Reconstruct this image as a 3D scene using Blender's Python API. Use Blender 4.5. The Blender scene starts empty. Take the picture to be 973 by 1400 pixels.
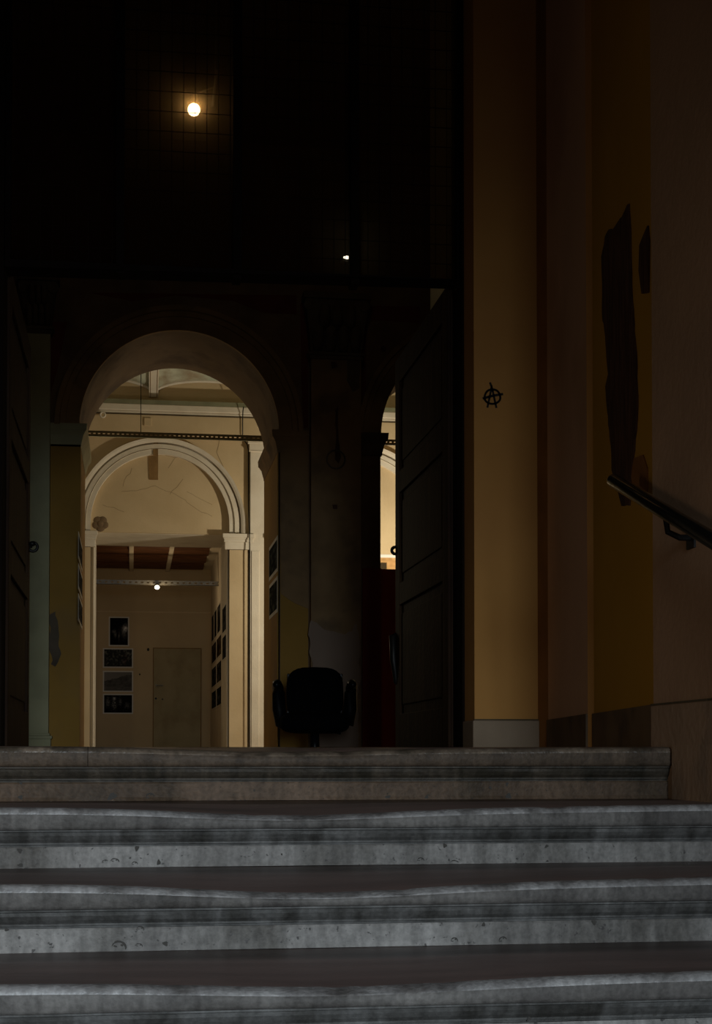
import bpy, bmesh, math, random
from mathutils import Vector, Matrix, noise
random.seed(7)
R = math.radians
scene = bpy.context.scene
col = scene.collection

# ---------------------------------------------------------------- camera, world, daylight, exposure
F, CX, HOR = 2100.0, 486.5, 1032.0          # focal length (px), centre column, horizon row in the 973x1400 frame
YAW, PITCH, EYE = R(8.31), R(1.5), -0.024   # landing floor is z = 0
CY = HOR - F * math.tan(PITCH)
cam_d = bpy.data.cameras.new('camera'); cam = bpy.data.objects.new('camera', cam_d); col.objects.link(cam)
cam.location = (0, 0, EYE); cam.rotation_euler = (math.pi / 2 + PITCH, 0, -YAW)
cam_d.sensor_fit = 'AUTO'; cam_d.sensor_width = 36.0; cam_d.lens = 36.0 * F / 1400.0
cam_d.shift_y = (CY - 700.0) / 1400.0
cam_d.clip_start = 0.05; cam_d.clip_end = 200
scene.camera = cam
scene.view_settings.view_transform = 'Standard'; scene.view_settings.look = 'None'
scene.view_settings.gamma = 1.0; scene.view_settings.use_curve_mapping = False
scene.view_settings.exposure = 0.0
world = bpy.data.worlds.new('world'); scene.world = world; world.use_nodes = True
world.node_tree.nodes['Background'].inputs[0].default_value = (0.10, 0.13, 0.18, 1)
world.node_tree.nodes['Background'].inputs[1].default_value = 0.02

def area(name, loc, rot, sx, sy, power, colr, spread=180):
    l = bpy.data.lights.new(name, 'AREA'); l.shape = 'RECTANGLE'; l.size = sx; l.size_y = sy
    l.energy = power; l.color = colr; l.spread = R(spread)
    o = bpy.data.objects.new(name, l); o.location = loc; o.rotation_euler = rot; col.objects.link(o); return o
def point(name, loc, power, colr, radius=0.05, parent=None):
    l = bpy.data.lights.new(name, 'POINT'); l.energy = power; l.color = colr; l.shadow_soft_size = radius
    o = bpy.data.objects.new(name, l); o.location = loc; col.objects.link(o)
    if parent: o.parent = parent
    return o
# daylight falling in through the street door at the foot of the stairs, behind the camera
DAY = area('daylight_street_door', (0.5, -5.0, 0.9), (R(90 - 13), 0, R(5)), 1.3, 2.6, 34, (0.80, 0.92, 1.0), 43)
# added unseen warm fill at the left wall, brightens the right-hand walls
SIDE = area('stair_side_fill', (-2.27, 2.6, 0.30), (R(84), 0, R(-60)), 0.8, 1.0, 2.1, (1.0, 0.80, 0.60), 80)

# ---------------------------------------------------------------- pixel -> world
_f = Vector((math.sin(YAW) * math.cos(PITCH), math.cos(YAW) * math.cos(PITCH), math.sin(PITCH)))
_r = Vector((math.cos(YAW), -math.sin(YAW), 0)); _u = _r.cross(_f); EYEV = Vector((0, 0, EYE))
def ray(px, py): return _f + _r * ((px - CX) / F) + _u * ((CY - py) / F)
def hit(px, py, p0, n):
    d = ray(px, py); n = Vector(n); return EYEV + d * ((Vector(p0) - EYEV).dot(n) / d.dot(n))
def W(px, py, Y): return hit(px, py, (0, Y, 0), (0, 1, 0))
def WX(px, py, X): return hit(px, py, (X, 0, 0), (1, 0, 0))
def xat(px, Y, py=800): return W(px, py, Y).x
def zat(py, Y, px=240): return W(px, py, Y).z

# ---------------------------------------------------------------- materials
MATS = {}
def mat(name, c1, c2=None, scale=6.0, rough=0.8, bump=0.15, bscale=60.0, stain=None, stain_amt=0.5, stain_scale=2.0,
        stretch=(1, 1, 1), metal=0.0, spec=0.3, speck=None, speck_scale=120, grain=0.0):
    m = bpy.data.materials.new(name); m.use_nodes = True; nt = m.node_tree; N = nt.nodes; L = nt.links
    b = N['Principled BSDF']; b.inputs['Roughness'].default_value = rough; b.inputs['Metallic'].default_value = metal
    b.inputs['Specular IOR Level'].default_value = spec
    tc = N.new('ShaderNodeTexCoord'); mp = N.new('ShaderNodeMapping'); mp.inputs['Scale'].default_value = stretch
    L.new(tc.outputs['Object'], mp.inputs['Vector'])
    def nz(sc, det=4.0, vec=None):
        n = N.new('ShaderNodeTexNoise'); n.inputs['Scale'].default_value = sc; n.inputs['Detail'].default_value = det
        L.new(vec or mp.outputs['Vector'], n.inputs['Vector']); return n
    def ramp(src, lo, hi):
        r = N.new('ShaderNodeMapRange'); r.inputs['From Min'].default_value = lo; r.inputs['From Max'].default_value = hi
        L.new(src, r.inputs['Value']); return r.outputs['Result']
    def mix(fac, a, bb):
        x = N.new('ShaderNodeMix'); x.data_type = 'RGBA'
        if hasattr(fac, 'node'): L.new(fac, x.inputs['Factor'])
        else: x.inputs['Factor'].default_value = fac
        for s, v in ((6, a), (7, bb)):
            if hasattr(v, 'node'): L.new(v, x.inputs[s])
            else: x.inputs[s].default_value = (*v, 1)
        return x.outputs[2]
    c2 = c2 or tuple(v * 0.75 for v in c1)
    out = mix(ramp(nz(scale).outputs['Fac'], 0.35, 0.65), c1, c2)
    if stain:
        s = ramp(nz(stain_scale, 6).outputs['Fac'], 0.5, 0.68)
        mm = N.new('ShaderNodeMath'); mm.operation = 'MULTIPLY'; mm.inputs[1].default_value = stain_amt; L.new(s, mm.inputs[0])
        out = mix(mm.outputs[0], out, stain)
    if speck:
        s = ramp(nz(speck_scale, 2, tc.outputs['Object']).outputs['Fac'], 0.66, 0.72)
        out = mix(s, out, speck)
    if grain:                                   # fine streaky grain, lighter and darker than the stone
        gmp = N.new('ShaderNodeMapping'); gmp.inputs['Scale'].default_value = (3.2, 1, 0.8); L.new(tc.outputs['Object'], gmp.inputs['Vector'])
        gr1 = ramp(nz(16, 10, gmp.outputs['Vector']).outputs['Fac'], 0.34, 0.66)
        gr2 = ramp(nz(90, 4, tc.outputs['Object']).outputs['Fac'], 0.3, 0.7)
        av = N.new('ShaderNodeMath'); av.operation = 'ADD'; L.new(gr1, av.inputs[0]); L.new(gr2, av.inputs[1])
        sc_ = N.new('ShaderNodeMapRange'); sc_.inputs['From Max'].default_value = 2.0; sc_.inputs['To Min'].default_value = 1 - grain; sc_.inputs['To Max'].default_value = 1 + grain
        L.new(av.outputs[0], sc_.inputs['Value'])
        vm = N.new('ShaderNodeVectorMath'); vm.operation = 'SCALE'; L.new(out, vm.inputs[0]); L.new(sc_.outputs['Result'], vm.inputs['Scale']); out = vm.outputs[0]
    L.new(out, b.inputs['Base Color'])
    if bump:
        bp = N.new('ShaderNodeBump'); bp.inputs['Strength'].default_value = bump; bp.inputs['Distance'].default_value = 0.01
        L.new(nz(bscale, 5, tc.outputs['Object']).outputs['Fac'], bp.inputs['Height']); L.new(bp.outputs['Normal'], b.inputs['Normal'])
    MATS[name] = m; return m
def emit(name, c, s):
    m = bpy.data.materials.new(name); m.use_nodes = True; nt = m.node_tree; nt.nodes.clear()
    e = nt.nodes.new('ShaderNodeEmission'); e.inputs[0].default_value = (*c, 1); e.inputs[1].default_value = s
    o = nt.nodes.new('ShaderNodeOutputMaterial'); nt.links.new(e.outputs[0], o.inputs[0]); MATS[name] = m; return m
def vcol_mat(name, rough=0.55):
    m = bpy.data.materials.new(name); m.use_nodes = True; nt = m.node_tree; b = nt.nodes['Principled BSDF']
    a = nt.nodes.new('ShaderNodeAttribute'); a.attribute_name = 'print'; nt.links.new(a.outputs['Color'], b.inputs['Base Color'])
    b.inputs['Roughness'].default_value = 0.9; b.inputs['Specular IOR Level'].default_value = 0.02; return m

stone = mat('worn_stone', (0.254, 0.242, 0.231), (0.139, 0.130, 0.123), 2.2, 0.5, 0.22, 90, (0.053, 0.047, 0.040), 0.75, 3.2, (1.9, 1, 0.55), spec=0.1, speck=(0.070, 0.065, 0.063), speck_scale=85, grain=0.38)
stone_warm = mat('worn_stone_warm_light', (0.123, 0.081, 0.054), (0.070, 0.046, 0.030), 2.2, 0.5, 0.22, 90, (0.041, 0.030, 0.019), 0.75, 3.2, (1.9, 1, 0.55), spec=0.1, speck=(0.049, 0.038, 0.028), speck_scale=85, grain=0.38)  # warm copies: warmer, weaker light on the top step painted into the colour
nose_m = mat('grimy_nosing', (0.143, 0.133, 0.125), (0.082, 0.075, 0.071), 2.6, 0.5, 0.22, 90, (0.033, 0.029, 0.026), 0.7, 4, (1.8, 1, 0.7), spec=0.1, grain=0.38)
nose_w = mat('grimy_nosing_warm_light', (0.094, 0.067, 0.047), (0.054, 0.039, 0.028), 2.6, 0.5, 0.22, 90, (0.030, 0.022, 0.016), 0.7, 4, (1.8, 1, 0.7), spec=0.1, grain=0.38)
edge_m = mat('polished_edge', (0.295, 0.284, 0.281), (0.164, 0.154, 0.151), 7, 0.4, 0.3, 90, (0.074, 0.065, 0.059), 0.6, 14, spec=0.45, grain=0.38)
edge_w = mat('polished_edge_warm_light', (0.156, 0.118, 0.086), (0.070, 0.052, 0.038), 7, 0.4, 0.3, 90, (0.041, 0.032, 0.022), 0.8, 14, spec=0.45, grain=0.38)
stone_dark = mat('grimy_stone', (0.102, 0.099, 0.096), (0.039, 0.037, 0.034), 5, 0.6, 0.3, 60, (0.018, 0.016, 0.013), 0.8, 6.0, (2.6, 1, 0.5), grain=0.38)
stone_dark_warm = mat('grimy_stone_warm_light', (0.061, 0.048, 0.035), (0.026, 0.021, 0.015), 5, 0.6, 0.3, 60, (0.018, 0.015, 0.009), 0.8, 6.0, (2.6, 1, 0.5), grain=0.38)
tread_m = mat('tread_red_stone', (0.21, 0.145, 0.13), (0.15, 0.105, 0.095), 4, 0.42, 0.12, 40, (0.09, 0.07, 0.065), 0.6, 2.5, (0.5, 2.5, 1), spec=0.35)
chip_m = mat('chip_dark', (0.06, 0.055, 0.05), rough=0.95)
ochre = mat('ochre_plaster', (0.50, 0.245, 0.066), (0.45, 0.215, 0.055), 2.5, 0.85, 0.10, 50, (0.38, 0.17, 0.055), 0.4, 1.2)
ochre_deep = mat('ochre_deep_plaster', (0.52, 0.29, 0.03), (0.47, 0.26, 0.025), 2.0, 0.9, 0.1, 50)
recess_lit_pl = mat('recess_plaster_lit', (0.66, 0.42, 0.28), (0.6, 0.38, 0.25), 2.0, 0.9, 0.15, 40, (0.4, 0.22, 0.12), 0.4, 1.5)  # grey plaster lightened, stands in for extra light reaching the recess
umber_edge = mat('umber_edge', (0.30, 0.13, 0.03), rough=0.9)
grey_pl = mat('grey_plaster', (0.41, 0.25, 0.145), (0.36, 0.22, 0.125), 2.0, 0.9, 0.15, 40, (0.25, 0.15, 0.09), 0.4, 1.5)
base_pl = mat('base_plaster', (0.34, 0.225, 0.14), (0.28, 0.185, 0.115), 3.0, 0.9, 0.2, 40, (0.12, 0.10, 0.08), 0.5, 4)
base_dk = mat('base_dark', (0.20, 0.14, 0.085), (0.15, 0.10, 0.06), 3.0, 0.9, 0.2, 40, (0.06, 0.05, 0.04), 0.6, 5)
base_stone = mat('base_stone', (0.30, 0.225, 0.155), (0.25, 0.185, 0.125), 3.0, 0.8, 0.2, 60, spec=0.1)
raw = mat('bare_render', (0.10, 0.045, 0.027), (0.04, 0.018, 0.012), 9.0, 0.95, 0.6, 25, None, 0, 1, (4, 4, 0.7))
ink = mat('black_marker', (0.012, 0.008, 0.007), rough=0.7, bump=0)
green_pl = mat('pale_green_plaster', (0.40, 0.38, 0.23), (0.35, 0.335, 0.20), 3.0, 0.85, 0.1, 50, (0.27, 0.26, 0.16), 0.4, 3)
hall_och = mat('hall_ochre', (0.37, 0.21, 0.045), (0.32, 0.18, 0.038), 2.5, 0.9, 0.15, 40, (0.22, 0.14, 0.07), 0.5, 1.6)
hall_gry = mat('hall_stained_plaster', (0.31, 0.195, 0.095), (0.22, 0.14, 0.07), 4, 0.95, 0.3, 30, (0.08, 0.06, 0.045), 0.6, 3.0)
hall_dk = mat('hall_dirty_plaster', (0.13, 0.10, 0.07), (0.09, 0.07, 0.05), 5, 0.95, 0.4, 25, (0.05, 0.04, 0.03), 0.6, 3.5)
hall_light = mat('hall_light_plaster', (0.28, 0.20, 0.15), (0.25, 0.18, 0.135), 3, 0.9, 0.1, 40)
hall_red = mat('painted_red', (0.16, 0.035, 0.022), (0.12, 0.028, 0.018), 6, 0.9, 0.1)
hall_wall = mat('hall_brown_paint', (0.21, 0.13, 0.075), (0.15, 0.09, 0.05), 4, 0.9, 0.2, 30, (0.08, 0.05, 0.03), 0.5, 3)
soffit_m = mat('soffit_peeling', (0.185, 0.125, 0.07), (0.15, 0.10, 0.055), 3, 0.9, 0.3, 25, (0.06, 0.036, 0.02), 0.8, 2.6, (0.8, 0.8, 1.4))
cream = mat('cream_plaster', (0.60, 0.47, 0.285), (0.55, 0.425, 0.25), 3, 0.85, 0.12, 40, (0.46, 0.34, 0.19), 0.4, 1.3)
cream_far = mat('far_cream', (0.52, 0.39, 0.22), (0.48, 0.36, 0.2), 1.8, 0.85, 0.08, 40, (0.42, 0.31, 0.17), 0.4, 1.1)
white_pl = mat('white_plaster', (0.72, 0.66, 0.54), (0.66, 0.59, 0.47), 4, 0.8, 0.15, 45, (0.5, 0.43, 0.32), 0.35, 3)
groove_shade_ln = mat('groove_shade_brown', (0.22, 0.17, 0.10), rough=0.9)
shade_ln = mat('dark_line', (0.10, 0.075, 0.04), rough=0.9)  # dark line colour, also paints the shade beside the giant pilasters
vault_m = mat('painted_vault', (0.38, 0.42, 0.32), (0.55, 0.56, 0.43), 2.2, 0.9, 0.1, 40, (0.26, 0.18, 0.10), 0.75, 2.8, (1.2, 1.2, 2))
plank_m = mat('ceiling_plank', (0.15, 0.06, 0.022), (0.08, 0.03, 0.012), 5, 0.8, 0.3, 40, None, 0, 1, (1, 6, 1))
wood = mat('dark_door_wood', (0.028, 0.013, 0.005), (0.014, 0.006, 0.003), 6, 0.7, 0.3, 35, (0.07, 0.04, 0.018), 0.4, 3, (5, 5, 0.5), spec=0.1)
black_wood = mat('black_frame_wood', (0.009, 0.005, 0.003), rough=0.85, bump=0.2, spec=0.08)
iron = mat('dark_iron', (0.018, 0.017, 0.016), rough=0.45, metal=0.6, bump=0.1)
rail_m = mat('handrail_steel', (0.12, 0.125, 0.11), rough=0.2, metal=0.95, bump=0.03)
green_iron = mat('green_painted_steel', (0.24, 0.24, 0.15), (0.19, 0.19, 0.115), rough=0.6, bump=0.05)
steel = mat('galvanised_steel', (0.34, 0.33, 0.29), (0.25, 0.24, 0.21), 12, 0.45, 0.05, metal=0.5)
door_m = mat('old_green_grey_door', (0.36, 0.29, 0.155), (0.31, 0.25, 0.13), 3, 0.75, 0.12, 40, (0.22, 0.15, 0.07), 0.5, 3.5)
fabric = mat('black_fabric', (0.003, 0.003, 0.0035), rough=0.95, spec=0.05, bump=0.3, bscale=300)
plastic = mat('black_plastic', (0.004, 0.004, 0.005), rough=0.35, spec=0.2, bump=0.0)
panel_red = mat('dark_red_panel', (0.24, 0.026, 0.014), (0.20, 0.022, 0.012), 3, 0.7, 0.05)
paper = mat('white_paper', (0.62, 0.59, 0.52), (0.6, 0.57, 0.5), rough=0.7, bump=0)
brown_tape = mat('brown_board', (0.27, 0.16, 0.06), (0.20, 0.115, 0.04), 8, 0.8, 0.2)
floor_m = mat('floor_stone', (0.44, 0.34, 0.24), (0.36, 0.28, 0.2), 3, 0.6, 0.1)
dark_ceiling = mat('dark_ceiling', (0.12, 0.09, 0.07), rough=0.95)
hall_edge = mat('lime_reveal', (0.42, 0.36, 0.22), (0.36, 0.31, 0.19), 4, 0.9, 0.15)
print_m = vcol_mat('photo_print')
bulb_m = emit('bulb_glow', (1.0, 0.80, 0.50), 60.0)
led_m = emit('led_glow', (0.80, 0.95, 1.0), 22.0)
spot_m = emit('spot_glow', (1.0, 0.86, 0.62), 9.0)

gm = bpy.data.materials.new('grimy_wired_glass'); gm.use_nodes = True
nt = gm.node_tree; nt.nodes.clear(); n = nt.nodes.new
tr = n('ShaderNodeBsdfTransparent'); tr.inputs[0].default_value = (0.42, 0.36, 0.29, 1)
gl = n('ShaderNodeBsdfGlossy'); gl.inputs['Roughness'].default_value = 0.12; gl.inputs[0].default_value = (0.25, 0.25, 0.25, 1)
tl = n('ShaderNodeBsdfTranslucent'); tl.inputs[0].default_value = (0.42, 0.30, 0.15, 1)
fr = n('ShaderNodeFresnel'); fr.inputs[0].default_value = 1.3
m1 = n('ShaderNodeMixShader'); m1.inputs[0].default_value = 0.10; m2 = n('ShaderNodeMixShader'); om = n('ShaderNodeOutputMaterial')
nt.links.new(tr.outputs[0], m1.inputs[1]); nt.links.new(tl.outputs[0], m1.inputs[2])
nt.links.new(fr.outputs[0], m2.inputs[0]); nt.links.new(m1.outputs[0], m2.inputs[1]); nt.links.new(gl.outputs[0], m2.inputs[2])
nt.links.new(m2.outputs[0], om.inputs[0])
glass_m = gm

# ---------------------------------------------------------------- mesh helpers
class MB:
    def __init__(s): s.v = []; s.f = []; s.mi = []
    def add(s, vs, fs, mi=0):
        o = len(s.v); s.v += [tuple(v) for v in vs]; s.f += [tuple(i + o for i in f) for f in fs]; s.mi += [mi] * len(fs); return s
    def box(s, x0, x1, y0, y1, z0, z1, mi=0):
        x0, x1 = sorted((x0, x1)); y0, y1 = sorted((y0, y1)); z0, z1 = sorted((z0, z1))
        return s.add([(x0, y0, z0), (x1, y0, z0), (x1, y1, z0), (x0, y1, z0), (x0, y0, z1), (x1, y0, z1), (x1, y1, z1), (x0, y1, z1)],
                     [(0, 3, 2, 1), (4, 5, 6, 7), (0, 1, 5, 4), (1, 2, 6, 5), (2, 3, 7, 6), (3, 0, 4, 7)], mi)
    def prism(s, poly, vec, mi=0):
        k = len(poly); a = [Vector(p) for p in poly]; v = Vector(vec)
        return s.add(a + [p + v for p in a], [tuple(range(k))[::-1], tuple(range(k, 2 * k))] +
                     [(i, (i + 1) % k, k + (i + 1) % k, k + i) for i in range(k)], mi)
    def tube(s, pts, rad, seg=10, mi=0, cap=True):
        pts = [Vector(p) for p in pts]; rr = rad if isinstance(rad, (list, tuple)) else [rad] * len(pts); rings = []
        for i, p in enumerate(pts):
            t = (pts[min(i + 1, len(pts) - 1)] - pts[max(i - 1, 0)]).normalized()
            a = t.cross(Vector((0, 0, 1)) if abs(t.z) < 0.9 else Vector((1, 0, 0))).normalized(); b = t.cross(a)
            rings.append([p + (a * math.cos(2 * math.pi * k / seg) + b * math.sin(2 * math.pi * k / seg)) * rr[i] for k in range(seg)])
        vs = [v for r in rings for v in r]
        fs = [(i * seg + k, i * seg + (k + 1) % seg, (i + 1) * seg + (k + 1) % seg, (i + 1) * seg + k) for i in range(len(pts) - 1) for k in range(seg)]
        if cap: fs += [tuple(range(seg))[::-1], tuple(range((len(pts) - 1) * seg, len(pts) * seg))]
        return s.add(vs, fs, mi)
    def ball(s, c, rx, ry, rz, seg=14, rings=9, mi=0):
        c = Vector(c); vs = [c + Vector((0, 0, rz))]
        for i in range(1, rings):
            a = math.pi * i / rings
            vs += [c + Vector((rx * math.sin(a) * math.cos(2 * math.pi * k / seg), ry * math.sin(a) * math.sin(2 * math.pi * k / seg), rz * math.cos(a))) for k in range(seg)]
        vs.append(c - Vector((0, 0, rz))); fs = []
        for k in range(seg):
            fs.append((0, 1 + k, 1 + (k + 1) % seg))
            for i in range(rings - 2): fs.append((1 + i * seg + k, 1 + (i + 1) * seg + k, 1 + (i + 1) * seg + (k + 1) % seg, 1 + i * seg + (k + 1) % seg))
            fs.append((len(vs) - 1, 1 + (rings - 2) * seg + (k + 1) % seg, 1 + (rings - 2) * seg + k))
        return s.add(vs, fs, mi)
    def torus(s, c, R0, r0, axis='Y', seg=20, rs=8, mi=0):
        c = Vector(c); vs = []; fs = []
        for i in range(seg):
            a = 2 * math.pi * i / seg
            for k in range(rs):
                b = 2 * math.pi * k / rs; q = R0 + r0 * math.cos(b); w = r0 * math.sin(b)
                p = {'Y': (q * math.cos(a), w, q * math.sin(a)), 'X': (w, q * math.cos(a), q * math.sin(a)), 'Z': (q * math.cos(a), q * math.sin(a), w)}[axis]
                vs.append(c + Vector(p))
        for i in range(seg):
            for k in range(rs): fs.append((i * rs + k, ((i + 1) % seg) * rs + k, ((i + 1) % seg) * rs + (k + 1) % rs, i * rs + (k + 1) % rs))
        return s.add(vs, fs, mi)
    def build(s, name, mats, parent=None, smooth=False, bevel=0):
        me = bpy.data.meshes.new(name); me.from_pydata(s.v, [], s.f)
        for m in (mats if isinstance(mats, (list, tuple)) else [mats]): me.materials.append(m)
        me.polygons.foreach_set('material_index', s.mi)
        bm = bmesh.new(); bm.from_mesh(me); bmesh.ops.recalc_face_normals(bm, faces=bm.faces); bm.to_mesh(me); bm.free()
        if smooth: me.polygons.foreach_set('use_smooth', [True] * len(me.polygons))
        o = bpy.data.objects.new(name, me); col.objects.link(o)
        if parent: o.parent = parent
        if bevel:
            b = o.modifiers.new('bevel', 'BEVEL'); b.width = bevel; b.segments = 2; b.limit_method = 'ANGLE'
        return o
def tag(o, label=None, cat=None, group=None, kind=None):
    for k, v in (('label', label), ('category', cat), ('group', group), ('kind', kind)):
        if v: o[k] = v
    return o
def empty(name, loc=(0, 0, 0), rz=0.0):
    o = bpy.data.objects.new(name, None); o.location = loc; o.rotation_euler = (0, 0, rz); o.empty_display_size = 0.1; col.objects.link(o); return o
def struct(o, label=None, cat=None): return tag(o, label, cat, None, 'structure')

def rough_poly(pts, amp, step):
    """a closed outline with its edges broken up (broken plaster)"""
    out = []
    for i, p in enumerate(pts):
        p = Vector(p); q = Vector(pts[(i + 1) % len(pts)]); k = max(1, int((q - p).length / step))
        for j in range(k):
            w = p.lerp(q, j / k); h = noise.noise_vector(w * 9.0) * amp + noise.noise_vector(w * 31.0) * amp * 0.5
            out.append(w + h)
    return out
def patch(name, pxs, plane, thick, m, parent, amp=0.012, step=0.05, off=0.0):
    p0, nrm = Vector(plane[0]), Vector(plane[1]).normalized()
    pts = rough_poly([hit(x, y, p0, nrm) for x, y in pxs], amp, step)
    pts = [p - nrm * (p - p0).dot(nrm) for p in pts]
    return MB().prism([p + nrm * off for p in pts], nrm * thick).build(name, m, parent)
PY = lambda Y: ((0, Y, 0), (0, -1, 0))

def arch_wall(mb, Y0, Y1, x0, x1, z0, z1, ops, mi=0, mi_soffit=1, seg=40):
    """wall with round-headed openings; ops = (centre x, radius, springing z, height of the curve)"""
    cuts = []
    for xc, r, zs, h in ops: cuts.append((xc - r, xc + r, xc, r, zs, h))
    cuts.sort(); x = x0
    def solid(a, b): mb.box(a, b, Y0, Y1, z0, z1, mi)
    for a, b, xc, r, zs, h in cuts:
        if a > x: solid(x, a)
        pts = [(xc - r * math.cos(math.pi * i / seg), zs + h * math.sin(math.pi * i / seg)) for i in range(seg + 1)]
        for i in range(seg):
            (xa, za), (xb, zb) = pts[i], pts[i + 1]
            mb.add([(xa, Y0, za), (xb, Y0, zb), (xb, Y0, z1), (xa, Y0, z1), (xa, Y1, za), (xb, Y1, zb), (xb, Y1, z1), (xa, Y1, z1)],
                   [(0, 1, 2, 3), (5, 4, 7, 6), (3, 2, 6, 7)], mi)
            mb.add([(xa, Y0, za), (xb, Y0, zb), (xb, Y1, zb), (xa, Y1, za)], [(0, 1, 2, 3)], mi_soffit)
        x = b
    if x < x1: solid(x, x1)
    return mb
def arch_band(mb, xc, zs, prof, h_off, Y, seg=44, mi=0, leg=0.0):
    """moulding swept along a half circle (and short straight legs): prof = [(radius, forward)], closed by the wall"""
    path = []
    if leg: path.append((0, -leg))
    path += [(math.pi * i / seg, None) for i in range(seg + 1)]
    if leg: path.append((math.pi, -leg))
    rows = []
    for a, l in path:
        row = []
        for r, fw in prof:
            x = xc - r * math.cos(a); z = zs + (r + h_off) * math.sin(a) if l is None else zs + l
            row.append((x, Y - fw, z))
        rows.append(row)
    k = len(prof); vs = [p for r in rows for p in r]; fs = []
    for i in range(len(rows) - 1):
        for j in range(k - 1): fs.append((i * k + j, i * k + j + 1, (i + 1) * k + j + 1, (i + 1) * k + j))
    return mb.add(vs, fs, mi)
def moulding(mb, x0, x1, Y, z_top, rows, mi=0, left=True, right=True, Yback=None, sub=0.0, slope=False):
    """stack of courses, each (height, projection); wraps round the ends where asked"""
    z = z_top
    for i, (h, p) in enumerate(rows):
        pb = rows[i + 1][1] if slope and i + 1 < len(rows) else p
        ring = []
        for zz, q in ((z - h, pb), (z, p)):
            sd = max(0.0, q - sub); a = x0 - (sd if left else 0); b = x1 + (sd if right else 0); yb = (Yback + q) if Yback else Y + 0.02
            ring += [(a, Y - q, zz), (b, Y - q, zz), (b, yb, zz), (a, yb, zz)]
        mb.add(ring, [(0, 3, 2, 1), (4, 5, 6, 7), (0, 1, 5, 4), (1, 2, 6, 5), (2, 3, 7, 6), (3, 0, 4, 7)], mi); z -= h
    return mb

# ---------------------------------------------------------------- main positions
YA, TR, RI = 4.225, 0.4375, 0.15             # front of the landing, tread, riser
XR = xat(922, YA, 1022)                      # stair wall on the right
YP = 6.6                                     # face of the portal pilaster
YL = 7.0                                     # door hinges
YF, YB = 12.5, 13.8                          # arcade wall
YS, YT = 19.0, 20.25                         # wall of the second room
TYM = 0.05
YE = 24.5                                    # end wall of the far room
ZH = -0.20                                   # floor inside
XL = -2.3

# ---------------------------------------------------------------- staircase
wear_c = xat(405, 3.6, 1100)
def wear(x, amt): return amt * (math.exp(-((x - wear_c) / 0.36) ** 2) + 0.25 * math.exp(-((x - wear_c - 0.5) / 0.5) ** 2))
stairs = struct(empty('staircase', (0, YA, -RI * 5)), 'worn stone staircase with reddish treads rising to the portal', 'staircase')
def P(o, parent):                            # parent while keeping world-space mesh data
    o.parent = parent; o.matrix_parent_inverse = Matrix.Translation(-parent.location); return o
def step_slab(Y0, z0, x0, x1, amt, m):
    mb = MB(); nseg = max(8, int((x1 - x0) / 0.03)); prof = []
    back = TR + 0.06
    prof = [(back, 0), (0.30, 0), (0.16, 0), (0.07, 0), (0.026, -0.0003), (0.014, -0.0018), (0.006, -0.005), (0.002, -0.010), (0, -0.017), (0.001, -0.048), (0.004, -0.0545), (0.011, -0.057), (back, -0.057)]
    k = len(prof); vs = []
    for i in range(nseg + 1):
        x = x0 + (x1 - x0) * i / nseg; w = wear(x, amt)
        nick = max(0, noise.noise(Vector((x * 23, Y0 * 7, 0))) - 0.3) * 0.008
        for j, (dy, dz) in enumerate(prof):
            wt = 0 if j > 8 else max(0.0, 1 - dy / 0.42) * (1, 1, 1, 1, 1, .98, .94, .88, .74)[j]
            jit = noise.noise(Vector((x * 14, dy * 60, z0 * 9))) * 0.0012
            nk = nick if 4 <= j <= 7 else 0
            vs.append((x, Y0 + dy + (jit + nk if dy < 0.2 else 0) + w * (0, 0, 0, 0, .55, .5, .4, .2, 0, 0, 0, 0, 0)[j], z0 + dz - w * wt - nk))
    fs = []; mi = []
    for i in range(nseg):
        for j in range(k):
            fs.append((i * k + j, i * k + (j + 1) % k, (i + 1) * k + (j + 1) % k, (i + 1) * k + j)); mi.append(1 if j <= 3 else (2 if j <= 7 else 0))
    mb.add(vs, fs); mb.mi = mi
    mb.add([vs[j] for j in range(k)], [tuple(range(k))]); mb.add([vs[nseg * k + j] for j in range(k)], [tuple(range(k))[::-1]])
    return mb
CHIPS = {0: [(153, 1089, 9, 1), (205, 1089, 7, 0), (28, 1070, 4, 1), (28, 1090, 4, 1), (530, 1090, 5, 1), (583, 1090, 5, 1), (670, 1077, 3, 1), (693, 1072, 4, 1), (695, 1089, 6, 1)],
         1: [(27, 1163, 5, 1), (28, 1183, 5, 1), (143, 1178, 5, 0), (157, 1177, 7, 0), (187, 1160, 5, 1), (184, 1181, 5, 0), (217, 1179, 5, 1), (385, 1168, 2, 1), (575, 1176, 6, 0), (608, 1156, 4, 1), (622, 1181, 9, 0), (747, 1157, 4, 1), (748, 1179, 4, 1)],
         2: [(9, 1271, 4, 1), (192, 1270, 6, 0), (163, 1294, 12, 0), (190, 1293, 6, 0), (226, 1290, 5, 1), (661, 1264, 4, 1), (621, 1286, 6, 0), (687, 1285, 7, 0), (812, 1261, 5, 1)],
         3: [(895, 1386, 4, 1), (723, 1393, 5, 1)]}
chip_mesh = {}
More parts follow.
